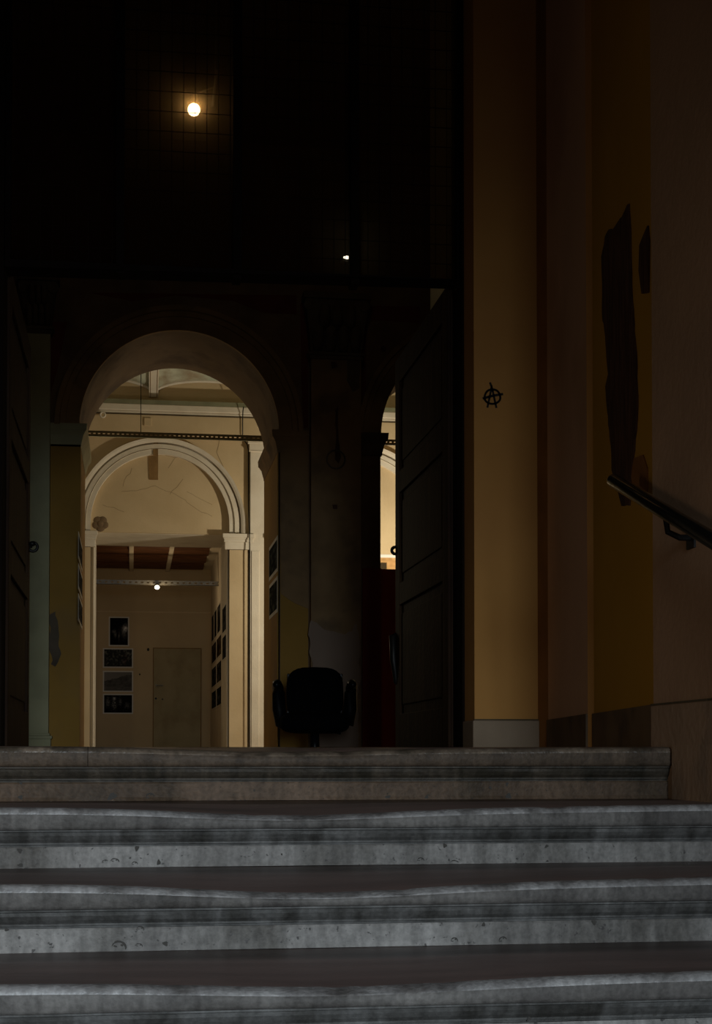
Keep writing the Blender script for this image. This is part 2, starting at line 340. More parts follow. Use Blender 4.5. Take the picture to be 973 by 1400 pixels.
for kind in (0, 1):
    mb = MB()
    if kind:
        pts = []
        for i in range(11):
            a = 2 * math.pi * i / 11; q = 1 + 0.22 * math.sin(3 * a + 1) + random.uniform(-.1, .1); pts.append((q * math.cos(a), 0, q * math.sin(a)))
        mb.prism(pts, (0, -0.12, 0))
    else:
        arc = [(math.cos(math.pi * i / 8), 0, 1.2 * math.sin(math.pi * i / 8) - 0.3) for i in range(9)]
        mb.tube(arc, [0.05, 0.13, 0.18, 0.2, 0.14, 0.2, 0.16, 0.1, 0.05], 5); mb.ball((0.3, 0, 0.35), 0.22, 0.12, 0.2, 7, 5); mb.ball((-0.55, 0, -0.15), 0.3, 0.1, 0.16, 7, 5)
    o = mb.build('chip', chip_m); chip_mesh[kind] = o.data; bpy.data.objects.remove(o)
for s in range(5):
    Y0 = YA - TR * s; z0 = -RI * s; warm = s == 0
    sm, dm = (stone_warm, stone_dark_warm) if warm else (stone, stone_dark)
    body = MB()
    # riser with its cavetto
    prof = [(0.012, -0.057), (0.012, -0.061), (0.018, -0.063), (0.020, -0.071), (0.026, -0.081), (0.034, -0.089), (0.034, -0.0935), (0.042, -0.095), (0.042, -0.099)]
    prof2 = [(0.036, -0.099), (0.034, -0.103), (0.034, -0.140), (0.031, -RI), (0.12, -RI), (0.12, -0.057)]
    n1 = len(prof); n2 = len(prof2); full = prof + prof2; k = len(full)
    vs = []; xs = [XL + (XR - XL) * i / 90 for i in range(91)]
    for x in xs:
        for j, (dy, dz) in enumerate(full):
            q = noise.noise(Vector((x * 9, dz * 90, s * 3.1))) * 0.0018 if j < k - 2 else 0
            vs.append((x, Y0 + dy + q, z0 + dz))
    fs = []; mi = []
    for i in range(90):
        for j in range(k):
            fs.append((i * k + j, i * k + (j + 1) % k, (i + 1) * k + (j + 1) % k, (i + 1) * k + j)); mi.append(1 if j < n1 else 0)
    body.add(vs, fs); body.mi = mi
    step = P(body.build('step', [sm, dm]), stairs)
    cuts = [XL, xat(120, Y0, 1035), XR] if s == 0 else [XL, XR]
    for a, b in zip(cuts[:-1], cuts[1:]):
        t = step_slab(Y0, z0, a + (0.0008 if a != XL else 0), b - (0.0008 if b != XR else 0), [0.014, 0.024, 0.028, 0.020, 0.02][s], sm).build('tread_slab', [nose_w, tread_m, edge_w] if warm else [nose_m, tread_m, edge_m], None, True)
        P(t, stairs); t.parent = step; t.matrix_parent_inverse = step.matrix_parent_inverse.copy()
        t.matrix_parent_inverse = Matrix.Identity(4)
    for x, y, r, kd in CHIPS.get(s, []):
        c = bpy.data.objects.new('chip', chip_mesh[kd]); col.objects.link(c); c.parent = step
        p = W(x, y, Y0 + 0.0325); rr = r * Y0 / F * 0.8
        c.location = p; c.scale = (rr, rr * 0.5, rr * random.uniform(0.55, 0.95)); c.rotation_euler = (0, random.uniform(-.4, .4) if not kd else random.uniform(0, 6), 0)
struct(MB().box(XL, XR, -6, YA - TR * 4 + 0.06, -RI * 5 - 0.1, -RI * 5).build('floor_foot', floor_m))
struct(MB().box(XL, 2.3, YA + 0.4, 7.62, -0.10, -0.002).build('floor', floor_m))

# ---------------------------------------------------------------- stair walls on the right
def vwall(name, a, b, z0, z1, th, m, parent=None, n_hint=(-1, -0.2)):
    a = Vector((a[0], a[1], 0)); b = Vector((b[0], b[1], 0)); d = (b - a).normalized(); nrm = Vector((d.y, -d.x, 0))
    if nrm.dot(Vector((n_hint[0], n_hint[1], 0))) < 0: nrm = -nrm
    q = [a, b, b - nrm * th, a - nrm * th]
    o = MB().prism([(p.x, p.y, z0) for p in q], (0, 0, z1 - z0)).build(name, m, parent)
    return o, (a, nrm)
ZT = 4.6
g0 = WX(893, 950, XR); YG = g0.y             # far end of the grey stair wall
wall_right = struct(MB().box(XR, XR + 0.6, -6, YG, -0.9, ZT).build('wall_right', grey_pl), 'dim grey plaster stair wall behind the handrail', 'wall')
p_pil_r = (xat(735, YP, 900), YP); p_ret = (xat(749, YP - 0.12, 900), YP - 0.12)
p_rec = (xat(803, 5.50, 900), 5.50); p_edge = (xat(811.5, 5.47, 900), 5.47); p_och = (XR + 0.01, YG)
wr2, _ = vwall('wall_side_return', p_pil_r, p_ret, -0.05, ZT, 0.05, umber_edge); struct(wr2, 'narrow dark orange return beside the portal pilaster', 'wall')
wr3, pl_rec = vwall('wall_side_recess', p_ret, p_rec, -0.05, ZT, 0.4, recess_lit_pl); struct(wr3, 'dark grey recessed wall strip right of the portal pilaster', 'wall')
wr4 = struct(MB().prism([(p_rec[0], p_rec[1], -0.05), (p_edge[0], p_edge[1], -0.05), (p_edge[0] + .3, p_edge[1] + .2, -0.05), (p_rec[0] + .1, p_rec[1] + .25, -0.05)], (0, 0, ZT)).build('trim_1', ochre), 'thin pale ochre corner edge catching the light', 'trim')
wr5, pl_och = vwall('wall_side_ochre', p_edge, p_och, -0.05, ZT, 0.4, ochre_deep); struct(wr5, 'deep ochre side wall with a long broken plaster scar', 'wall')
# scars where the plaster has come off
pl = (pl_och[0], pl_och[1])
patch('plaster_scar', [(861, 280), (863, 330), (865, 400), (868, 450), (871, 480), (873, 540), (871, 590), (866, 640), (862, 690), (852, 694), (846, 670), (838, 640), (833, 570), (829, 530), (833, 510), (829, 460), (825, 430), (824, 350), (829, 322), (848, 302)], pl, 0.006, raw, wr5, 0.018, 0.025)
patch('plaster_scar', [(887, 308), (889, 330), (888, 400), (879, 402), (875, 370), (876, 335)], pl, 0.006, raw, wr5, 0.003, 0.05)
patch('filler_patch', [(868, 626), (880, 622), (886, 640), (886, 676), (868, 678), (864, 650)], pl, 0.004, umber_edge, wr5, 0.004, 0.05)
# base course along these walls
ZB = zat(985, YP, 700)
bb = MB()
def base_run(a, b, th, z1):
    a = Vector((*a, 0)); b = Vector((*b, 0)); d = (b - a).normalized(); nn = Vector((d.y, -d.x, 0))
    if nn.x > 0: nn = -nn
    bb.prism([(p.x, p.y, -0.04) for p in (a, b, b + nn * th, a + nn * th)], (0, 0, z1 + 0.04))
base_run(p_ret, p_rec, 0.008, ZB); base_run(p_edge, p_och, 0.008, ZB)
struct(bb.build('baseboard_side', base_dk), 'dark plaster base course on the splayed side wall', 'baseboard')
b2 = struct(MB().box(XR - 0.008, XR + 0.1, -6, YG, -0.9, ZB).build('baseboard_right', base_pl), 'plain plaster base course along the stair wall', 'baseboard')
MB().box(XR - 0.010, XR, -6, YG, ZB - 0.006, ZB).build('ledge_line', shade_ln, b2)
MB().box(XR - 0.016, XR, -6, YA - 0.02, -0.9, zat(1018, 4.1, 930)).build('lower_slab', base_pl, b2)
# handrail
hr0 = WX(838, 657, XR - 0.075); hr1 = WX(973, 738, XR - 0.075); hd = (hr1 - hr0)
hr = tag(empty('handrail', (XR, hr0.y, hr0.z)), 'dark round metal handrail sloping down the grey stair wall', 'handrail')
def loc(o): return Matrix.Translation(-o.location)
end = hr0 + hd * 3.2
rail = MB().tube([hr0 - hd * 0.008, hr0, hr0 + hd * 0.01, end], [0.013, 0.021, 0.022, 0.022], 18).build('rail', rail_m, hr, True); rail.matrix_parent_inverse = loc(hr)
for t in (0.58, 2.2):
    q = hr0 + hd * t
    b = MB().tube([q + Vector((0, 0, -0.02)), q + Vector((0.005, 0, -0.055)), q + Vector((0.04, 0, -0.07)), q + Vector((0.076, 0, -0.07))], 0.009, 8)
    b.box(XR - 0.006, XR + 0.001, q.y - 0.03, q.y + 0.03, q.z - 0.10, q.z - 0.035)
    b = b.build('bracket', iron, hr); b.matrix_parent_inverse = loc(hr)

# ---------------------------------------------------------------- portal wall, pilaster, frame, transom
XPL = xat(648, YP, 700); XPR = p_pil_r[0]
XOL = xat(3, 6.75, 700)                      # left side of the opening
XRV = xat(614, YL, 700) + 0.035              # reveal plane on the right
wp = MB()
wp.box(XPL + 0.01, 3.4, 6.72, 7.62, -0.2, 5.0); wp.box(-4.5, XOL - 0.03, 6.72, 7.62, -0.2, 5.0); wp.box(XOL - 0.03, XPL + 0.01, 6.72, 7.62, 4.1, 5.0)
wall_portal = struct(wp.build('wall_portal', hall_wall), 'thick dark wall round the portal doorway', 'wall')
rv = MB().box(XRV, XPL + 0.01, 7.02, 7.63, -0.05, 4.1); rv.box(XOL - 0.03, xat(6, YL, 700) - 0.03, 7.02, 7.63, -0.05, 4.1)
rv.build('reveal', hall_edge, wall_portal)
pil = struct(MB().box(XPL, XPR, YP, 6.8, -0.05, ZT).build('trim_2', ochre), 'tall ochre pilaster flanking the portal, marked with graffiti', 'pilaster')
MB().box(XPL - 0.01, XPR + 0.004, YP - 0.015, 6.8, -0.05, ZB).build('plinth', base_stone, pil, False, 0.006)
MB().box(XPL - 0.004, XPR, YP - 0.008, YP, ZB, ZB + 0.006).build('crack_line', shade_ln, pil)
# scrawled circle-A
gr = MB(); gp = lambda x, y: W(640 + x / 12.16, 500 + y / 12.16, YP - 0.001)
ring = [gp(400 + 130 * math.cos(a) * (1 + 0.05 * math.sin(3 * a)), 515 + 125 * math.sin(a) * (1 + 0.04 * math.cos(2 * a))) for a in [2 * math.pi * i / 28 for i in range(29)]]
for line, w in ((ring, 1.0), ([gp(360, 285), gp(385, 340), gp(380, 400), gp(350, 540), gp(318, 690)], 1.0), ([gp(385, 345), gp(405, 420), gp(435, 560), gp(465, 695)], 1.0), ([gp(245, 545), gp(330, 520), gp(430, 495), gp(570, 472)], 1.2)):
    for a, b in zip(line[:-1], line[1:]):
        d = (b - a).normalized(); s_ = Vector((-d.z, 0, d.x)) * 0.0046 * w; a = a - d * 0.002; b = b + d * 0.002
        gr.prism([a - s_, b - s_, b + s_, a + s_], (0, -0.0012, 0))
gr.build('graffiti', ink, pil)
# timber frame of the doorway
fr_ = MB()
XFR = xat(622, 6.95, 700)
fr_.box(XFR, XPL + 0.012, 6.80, 7.02, -0.05, 4.1); fr_.box(XFR + 0.02, XPL + 0.006, 6.74, 6.80, -0.05, 4.1)
fr_.box(XFR + 0.055, XPL + 0.003, 6.625, 6.74, -0.05, 4.1)
fr_.box(XOL - 0.03, xat(7, 6.95, 700), 6.80, 7.02, -0.05, 4.1)
fr_.box(XOL - 0.03, XPL, 6.80, 7.02, 4.0, 4.1)
frame = struct(fr_.build('trim_3', black_wood, None, False, 0.004), 'blackened timber frame lining the portal', 'door frame')
YGL = 6.90
# transom: bottom rail follows the sagging beam, glass bays above with wire inside
wa, wb = W(0, 366, 6.86), W(645, 385, 6.86)
win = struct(empty('window_1', (wa.x, YGL, wa.z)), 'black wired glass transom filling the portal above the doors', 'transom window')
iv = Matrix.Translation(-win.location)
def wp_(o): o.parent = win; o.matrix_parent_inverse = iv; return o
wp_(MB().prism([(wa.x, 6.84, wa.z), (wb.x, 6.84, wb.z), (wb.x, 6.84, wa.z + 0.035), (wa.x, 6.84, wa.z + 0.035)], (0, 0.14, 0)).build('bottom_rail', black_wood))
zt0 = wa.z + 0.03; zt1 = 4.0; bx = [XOL, xat(165, YGL, 200), xat(324, YGL, 200), xat(484, YGL, 200), XFR + 0.01]
for i, x in enumerate(bx):
    wp_(MB().box(x - 0.018, x + 0.018, 6.86, 6.96, zt0 - 0.03, zt1).build('mullion', black_wood))
for a, b in zip(bx[:-1], bx[1:]):
    wp_(MB().box(a + 0.017, b - 0.017, YGL, YGL + 0.006, zt0, zt1).build('pane', glass_m))
wires = MB(); dx = 16 * YGL / F; dz = 27.6 * YGL / F; xb = W(265, 150, YGL)
i = -40
while i < 60:
    x = xb.x + (i + 0.5) * dx - 0.02
    if bx[0] < x < bx[-1]: wires.box(x - 0.0013, x + 0.0013, YGL - 0.002, YGL + 0.0006, zt0, zt1)
    i += 1
for i in range(-20, 40):
    z = xb.z + (i + 0.5) * dz + 0.03
    if zt0 < z < zt1: wires.box(bx[0], bx[-1], YGL - 0.002, YGL + 0.0006, z - 0.0013, z + 0.0013)
wm = wp_(wires.build('wire_mesh', black_wood)); wm['kind'] = 'stuff'
# bulb just behind the glass
bp = W(265, 150, 6.945)
bl = tag(empty('bulb_lamp', bp), 'small bare warm bulb glowing behind the wired transom glass', 'lamp')
MB().ball((0, 0, 0), 0.028, 0.028, 0.028, 18, 12).build('bulb', bulb_m, bl, True)
MB().tube([(0, 0, 0.026), (0, 0.005, 0.07), (0.0, 0.005, 0.075)], [0.014, 0.016, 0.006], 12).build('socket', iron, bl)
tb = MB().tube([(0.085, 0.02, 0.03), (0.105, 0.02, 0.20)], 0.006, 8); tb.tube([(0, 0.005, 0.072), (0.05, 0.02, 0.10), (0.095, 0.02, 0.12), (0.115, 0.02, 0.9)], 0.004, 6)
tb.build('bracket', steel, bl)
lp = W(474, 352, 7.05)
ld = tag(empty('indicator_lamp', lp), 'tiny bluish white light low behind the transom glass', 'lamp')
MB().ball((0, 0, 0), 0.0165, 0.006, 0.0075, 12, 7).build('diffuser', led_m, ld, True)
MB().box(-0.03, 0.03, 0.006, 0.03, -0.02, 0.03).build('housing', iron, ld); MB().tube([(0, 0.02, 0.02), (0, 0.02, 0.9)], 0.005, 6).build('stem', iron, ld)

# door leaves, both swung inwards
def leaf(name, Xc, Y0, Y1, ztop, side, label):
    o = struct(empty(name, (Xc, Y0, 0.0)), label, 'door'); Lw = Y1 - Y0; th = 0.05; x0, x1 = (0, th) if side > 0 else (-th, 0)
    mb = MB().box(x0, x1, 0, Lw, 0.012, ztop); mb.build('slab', wood, o)
    fx = x0 if side > 0 else x1; sg = -1 if side > 0 else 1      # face that looks into the doorway
    st = 0.13; zz = [0.012, 0.20, 0.80, 0.92, 1.42, 1.54, ztop - 0.14, ztop]
    rails = MB()
    for a, b in ((0, st), (Lw - st, Lw)): rails.box(fx, fx + sg * 0.016, a, b, 0.012, ztop)
    for a, b in ((0.012, 0.20), (0.80, 0.92), (1.42, 1.54), (ztop - 0.14, ztop)): rails.box(fx, fx + sg * 0.016, st, Lw - st, a, b)
    rails.build('stile_and_rail_frame', wood, o, False, 0.003)
    for a, b in ((0.20, 0.80), (0.92, 1.42), (1.54, ztop - 0.14)):
        p = MB().box(fx, fx + sg * 0.008, st + 0.05, Lw - st - 0.05, a + 0.05, b - 0.05); p.build('raised_panel', wood, o, False, 0.006)
    return o, Lw, fx, sg
XD = xat(616, YL, 420); zl = W(609, 389, YL).z; YD1 = WX(544, 700, XD).y
d2, Lw2, fx2, sg2 = leaf('door_2', XD, YL, YD1, zl, 1, 'dark wooden right portal leaf swung inwards')
# latch tongue, lock box and pull on its free edge
lz = WX(545, 752, XD).z
hd_ = MB(); eyeX = xat(540, YD1, 752) - XD
hd_.box(eyeX - 0.0, 0.06, Lw2 - 0.014, Lw2 + 0.012, lz - 0.022, lz + 0.022)
latch = MB(); latch.tube([(eyeX + 0.008, Lw2 - 0.0, lz), (0.06, Lw2 - 0.0, lz)], 0.011, 10); latch.torus((eyeX, Lw2, lz), 0.019, 0.009, 'Y', 18, 8)
latch.build('latch_eye', iron, d2)
MB().box(-0.012, 0.05, Lw2 - 0.10, Lw2 + 0.004, lz - 0.06, lz + 0.11).build('lock_box', iron, d2, False, 0.008)
z1_, z2_ = WX(540, 872, XD).z, WX(540, 935, XD).z
MB().tube([(0.0, Lw2 - 0.03, z1_ + 0.03), (-0.035, Lw2 - 0.02, z1_), (-0.03, Lw2 - 0.02, (z1_ + z2_) / 2), (-0.014, Lw2 - 0.02, z2_), (0.0, Lw2 - 0.02, z2_ - 0.01)], [0.012, 0.02, 0.02, 0.014, 0.01], 10).build('pull_handle', iron, d2, True)
XD1 = xat(9, YL, 420); YD2 = WX(37, 700, XD1).y
d1, Lw1, fx1, sg1 = leaf('door_1', XD1, YL, YD2, zl, -1, 'dark wooden left portal leaf swung inwards')
kz = WX(38, 750, XD1).z
kb = MB().tube([(-0.02, Lw1 - 0.03, kz), (0.03, Lw1 - 0.03, kz)], 0.011, 10); kb.torus((0.034, Lw1 - 0.03, kz - 0.004), 0.024, 0.008, 'Y', 18, 8)
kb.ball((0.03, Lw1 - 0.03, kz + 0.012), 0.02, 0.02, 0.014, 10, 7); kb.build('ring_handle', iron, d1, True)

# ---------------------------------------------------------------- hall shell
struct(MB().box(-4.5, 6.5, 7.62, 26.0, ZH - 0.1, ZH).build('floor_hall', floor_m))
struct(MB().box(-4.7, -4.5, 6.7, 26, ZH, 6.2).build('wall_left', hall_wall))
struct(MB().box(6.5, 6.7, 6.7, 26, ZH, 6.2).build('wall_hall_right', hall_wall))
struct(MB().box(3.4, 6.5, 6.72, 7.62, -0.2, 6.2).build('wall_front', hall_wall))
struct(MB().box(-4.5, 6.5, 6.72, YB, 5.0, 5.2).build('ceiling_hall', dark_ceiling))
struct(MB().box(XL - 0.3, XL, -6, 6.72, -0.9, ZT).build('wall_stair_left', grey_pl))
struct(MB().box(XL - 0.3, 3.4, -6, 6.75, ZT, ZT + 0.2).build('ceiling_stair', dark_ceiling))
# street end: a doorway the daylight comes through
se = MB().box(XL - 0.3, -1.5, -6.2, -6.0, -0.9, ZT); se.box(1.0, XR + 0.6, -6.2, -6.0, -0.9, ZT); se.box(-1.5, 1.0, -6.2, -6.0, 2.5, ZT)
struct(se.build('wall_street', grey_pl))

hp = tag(empty('hall_fill_lamp', (1.2, 9.3, 4.72)), 'added dim warm fill lamp under the hall ceiling, unseen', 'lamp')  # added unseen fill lamp, lifts the dark arcade wall
MB().tube([(0, 0, 0.28), (0, 0, 0.08)], 0.01, 8).build('stem', iron, hp); MB().tube([(0, 0, 0.09), (0, 0, 0.03)], [0.04, 0.14], 16).build('lamp_shade', iron, hp)
point('hall_fill_glow', (0, 0, 0.0), 2.6, (1.0, 0.72, 0.38), 0.05, hp)

# ---------------------------------------------------------------- arcade wall
Xc = xat(246, YF, 590); Ra = (xat(382, YF, 590) - xat(110, YF, 590)) / 2; ZS = zat(587, YF)
Xc2 = xat(520, YF, 600) + Ra
aw = arch_wall(MB(), YF, YB, -4.5, 6.5, ZH, 5.2, [(Xc, Ra, ZS, Ra + 0.02), (Xc2, Ra, ZS, Ra + 0.02)])
arc = struct(aw.build('wall_arcade', [hall_wall, soffit_m]), 'dark painted arcade wall with two round arches', 'wall')
for xc in (Xc, Xc2):
    b = MB(); w = (xat(110, YF, 590) - xat(76, YF, 590))
    arch_band(b, xc, ZS, [(Ra - 0.0, -0.005), (Ra, 0.035), (Ra + w * 0.55, 0.035), (Ra + w * 0.56, 0.05), (Ra + w * 0.78, 0.05), (Ra + w * 0.8, 0.075), (Ra + w, 0.075), (Ra + w, -0.01)], 0.0, YF)
    b.build('archivolt', hall_gry, arc)
# piers: ochre below, stained plaster above on the right one
def slab(name, pa, pb, ya, yb, Y, fw, m, parent, bev=0.0):
    return MB().box(xat(pa, Y, (ya + yb) / 2), xat(pb, Y, (ya + yb) / 2), Y - fw, Y + 0.01, zat(yb, Y, pa), zat(ya, Y, pa)).build(name, m, parent, False, bev)
slab('pier_face', 68, 109.5, 600, 1064, YF, 0.012, hall_och, arc)
pa = slab('pier_face', 383, 421, 600, 1064, YF, 0.010, hall_och, arc)
patch('plaster_layer', [(383, 612), (421, 612), (421, 832), (402, 824), (384, 812)], PY(YF - 0.010), 0.008, hall_gry, arc, 0.006, 0.06)
patch('damp_patch', [(69, 843), (78, 838), (82, 868), (83, 895), (76, 910), (69, 908)], PY(YF - 0.012), 0.006, hall_dk, arc, 0.022, 0.03)
# arch jambs in ochre (thin facing)
XJR = Xc + Ra; XJL = Xc - Ra
MB().box(XJR - 0.008, XJR + 0.01, YF, YB, ZH, ZS - 0.03).build('jamb_facing', hall_och, arc)
MB().box(XJL - 0.01, XJL + 0.008, YF, YB, ZH, ZS - 0.03).build('jamb_facing', hall_och, arc)
# imposts
iw = [(0.050, 0.060), (0.004, 0.056), (0.035, 0.052), (0.035, 0.030), (0.04, 0.022), (0.015, 0.012)]
for xa, xb, l, r_, mm in ((xat(68, YF), XJL, False, True, green_pl), (XJR, xat(421, YF), True, False, hall_gry), (xat(492, YF), Xc2 - Ra, False, True, hall_dk)):
    moulding(MB(), xa, xb, YF, ZS + 0.012, iw, 0, l, r_, YB, slope=True).build('impost', mm, arc)
# pilasters with rough capitals
def pilaster(name, px0, px1, cap_top, cap_bot, m, mcap, label, fw=0.11, base=True):
    xa, xb = xat(px0, YF), xat(px1, YF); zb = zat(cap_bot, YF); zt = zat(cap_top, YF)
    o = struct(MB().box(xa, xb, YF - fw, YF + 0.01, ZH, zb).build(name, m), label, 'pilaster')
    moulding(MB(), xa, xb, YF, zb + 0.03, [(0.025, fw + 0.03), (0.03, fw + 0.015)], 0, sub=fw).build('astragal', mcap, o, False, 0.004)
    c = MB(); n_ = 7; w_ = xb - xa
    c.add([(xa, YF - fw, zb), (xb, YF - fw, zb), (xb + 0.05, YF - fw - 0.06, zt), (xa - 0.05, YF - fw - 0.06, zt), (xa, YF, zb), (xb, YF, zb), (xb + 0.05, YF, zt), (xa - 0.05, YF, zt)],
          [(0, 1, 2, 3), (0, 3, 7, 4), (1, 5, 6, 2), (3, 2, 6, 7), (4, 7, 6, 5)])
    c.box(xa - 0.07, xb + 0.07, YF - fw - 0.085, YF, zt, zt + 0.05); c.build('capital', mcap, o)
    for row in range(2):                                        # acanthus leaves
        for k in range(4 - row):
            cx_ = xa + w_ * (k + 0.5 + row * 0.5) / 4; zz = zb + (zt - zb) * (0.08 + 0.38 * row); hh = (zt - zb) * 0.46; ww = w_ / 8.5; yy = YF - fw - 0.06 * (0.1 + 0.4 * row)
            lf = MB().add([(cx_ - ww * .7, yy, zz), (cx_ + ww * .7, yy, zz), (cx_ + ww, yy - .03, zz + hh * .5), (cx_ + ww * .7, yy - .07, zz + hh * .85), (cx_, yy - .1, zz + hh * .92), (cx_ - ww * .7, yy - .07, zz + hh * .85), (cx_ - ww, yy - .03, zz + hh * .5), (cx_, yy - .045, zz + hh * .45)],
                          [(0, 1, 7), (1, 2, 7), (2, 3, 7), (3, 4, 7), (4, 5, 7), (5, 6, 7), (6, 0, 7)])
            q = lf.build('acanthus_leaf', mcap, o, True); sd = q.modifiers.new('solid', 'SOLIDIFY'); sd.thickness = 0.012
    for sx in (xa - 0.02, xb + 0.02):
        MB().torus((sx, YF - fw - 0.05, zt - 0.05), 0.035, 0.014, 'Y', 14, 6).build('volute', mcap, o, True)
    if base: moulding(MB(), xa, xb, YF, zat(1003, YF), [(0.02, fw + 0.012), (0.025, fw + 0.03), (0.3, fw + 0.02)], 0, sub=fw).build('base_moulding', m, o, False, 0.005)
    return o
pg = pilaster('trim_4', 35, 68, 400, 464, green_pl, hall_dk, 'pale green pilaster beside the left portal leaf')
pc = pilaster('trim_5', 423, 491, 408, 484, hall_gry, hall_dk, 'stained plaster pilaster between the two dark arches', base=False)
YC = YF - 0.11
patch('plaster_layer', [(424, 850), (432, 853), (440, 860), (455, 862), (470, 868), (480, 862), (490, 850), (490, 1045), (424, 1045)], PY(YC), 0.008, hall_light, pc, 0.03, 0.03)
patch('plaster_layer', [(474, 487), (491, 487), (491, 530), (482, 535), (474, 520)], PY(YC), 0.005, hall_dk, pc, 0.01, 0.06)
patch('damage', [(458, 560), (462, 556), (462, 600), (466, 625), (462, 634), (457, 628), (459, 600)], PY(YC), 0.006, raw, pc, 0.008, 0.05)
MB().torus((xat(459, YC, 620), YC - 0.004, zat(622, YC)), 0.075, 0.007, 'Y', 26, 6).build('ring_scar', hall_dk, pc)
patch('damage', [(452, 495), (459, 495), (461, 502), (453, 504)], PY(YC), 0.005, raw, pc, 0.004, 0.04)
patch('damage', [(454, 690), (461, 690), (461, 696), (455, 696)], PY(YC), 0.004, raw, pc, 0.004, 0.04)
# painted red fields of the spandrels and frieze
patch('painted_band', [(506, 418), (574, 420), (574, 441), (506, 438)], PY(YF), 0.004, hall_red, arc, 0.003, 0.08)
patch('painted_band', [(120, 400), (405, 404), (405, 430), (360, 428), (320, 412), (240, 404), (180, 412)], PY(YF), 0.004, hall_red, arc, 0.003, 0.08)
patch('painted_band', [(491, 440), (500, 440), (500, 540), (490, 585)], PY(YF), 0.004, hall_red, arc, 0.003, 0.08)
patch('painted_band', [(410, 415), (421, 415), (421, 585), (414, 585), (412, 520)], PY(YF), 0.004, hall_red, arc, 0.003, 0.08)
patch('painted_band', [(69, 440), (92, 440), (84, 480), (77, 510), (69, 540)], PY(YF), 0.004, hall_red, arc, 0.003, 0.08)
MB().tube([(xat(524, YF, 466), YF - 0.006, zat(466, YF)), (xat(524, YF, 466), YF + 0.01, zat(466, YF))], 0.024, 12).build('putlog_hole', raw, arc)

# ---------------------------------------------------------------- second room
XW0, XW1 = -4.5, 6.5
Xm = xat(219.2, YS, 728); Rm = (xat(314, YS, 728) - xat(124.4, YS, 728)) / 2; Zm = zat(716, YS); hm = zat(621.6, YS) - Zm
pitch = xat(487, YS, 728) - Xm
zfr0 = zat(596, YS); zfas = zat(570, YS); zcor = zat(551, YS)
sw = arch_wall(MB(), YS, YS + TYM, XW0, XW1, ZH, 6.0, [(Xm + pitch * k, Rm, Zm, hm) for k in (-1, 0, 1, 2)])
w2 = struct(sw.build('wall_second_room', [cream, white_pl]), 'cream wall of the lit second room with blind arches', 'wall')
zl2 = zat(729.5, YS + TYM); xo0, xo1 = xat(127.5, YS, 850), xat(311, YS, 850)
ty = MB().box(XW0, xo0, YS + TYM, YT, ZH, 6.0); ty.box(xo1, XW1, YS + TYM, YT, ZH, 6.0); ty.box(xo0, xo1, YS + TYM, YT, zl2, 6.0)
ty = ty.build('tympanum_wall', cream, w2)
MB().box(xo0 - 0.001, xo1 + 0.001, YS + 0.10, YT, zl2 - 0.004, zl2).build('lintel_soffit', white_pl, w2)
MB().box(xo1 - 0.006, xo1 + 0.001, YS, YT, ZH, zl2).build('jamb_facing', white_pl, w2)
MB().box(xo0 - 0.001, xo0 + 0.006, YS, YT, ZH, zl2).build('jamb_facing', white_pl, w2)
def second_arch(k):
    b = MB(); x = Xm + pitch * k; wd = xat(335.3, YS, 728) - xat(314, YS, 728)
    leg = Zm - zat(729, YS)
    arch_band(b, x, Zm, [(Rm, -0.01), (Rm, 0.02), (Rm + wd * .30, 0.02), (Rm + wd * .31, 0.032), (Rm + wd * .62, 0.032), (Rm + wd * .64, 0.022), (Rm + wd * .72, 0.022), (Rm + wd * .74, 0.05), (Rm + wd * .86, 0.062), (Rm + wd, 0.07), (Rm + wd, -0.01)], hm - Rm, YS, 48, 0, leg)
    b.build('archivolt', white_pl, w2)
    for gr_ in (0.31, 0.66):
        g = MB(); arch_band(g, x, Zm, [(Rm + wd * gr_, 0.030), (Rm + wd * gr_, 0.0335), (Rm + wd * (gr_ + .035), 0.0335), (Rm + wd * (gr_ + .035), 0.02)], hm - Rm, YS, 40, 0, leg); g.build('shade_line', groove_shade_ln, w2)  # brown lines paint the thin shade in the archivolt grooves
    # piers carrying the arch
    for s_ in (-1, 1):
        a = x + s_ * Rm; b_ = x + s_ * (Rm + wd + 0.03); xa, xb = min(a, b_), max(a, b_)
        pz = zat(729, YS)
        MB().box(xa, xb, YS - 0.05, YS + 0.02, ZH, pz).build('pier', cream, w2)
        moulding(MB(), xa, xb, YS, pz, [(0.05, 0.085), (0.018, 0.075), (0.035, 0.068), (0.09, 0.058)], 0, True, True).build('impost', white_pl, w2, False, 0.004)
        MB().box(xa, xb, YS - 0.053, YS, pz - 0.199, pz - 0.193).build('shade_line', shade_ln, w2)
for k in (0, 1): second_arch(k)
# giant white pilasters between the arches
for k in (-1, 0, 1):
    xa = xat(341.5, YS, 800) + pitch * k; xb = xa + (xat(371, YS, 800) - xat(341.5, YS, 800))
    o = MB().box(xa, xb, YS - 0.06, YS + 0.02, ZH, zfr0 + 0.05).build('giant_pilaster', white_pl, w2)
    moulding(MB(), xa, xb, YS, zat(599, YS), [(0.03, 0.11), (0.03, 0.095), (0.08, 0.075), (0.012, 0.08)], 0, sub=0.06).build('pilaster_capital', white_pl, w2, False, 0.004)
    MB().box(xa + 0.015, xa + 0.11, YS - 0.068, YS - 0.05, ZH + 0.05, zat(752, YS)).build('inset_strip', white_pl, w2, False, 0.003)
    MB().box(xa - 0.012, xa, YS - 0.057, YS, ZH, zat(610, YS)).build('shade_line', shade_ln, w2)  # dark strip paints the shade on the pilaster's left side
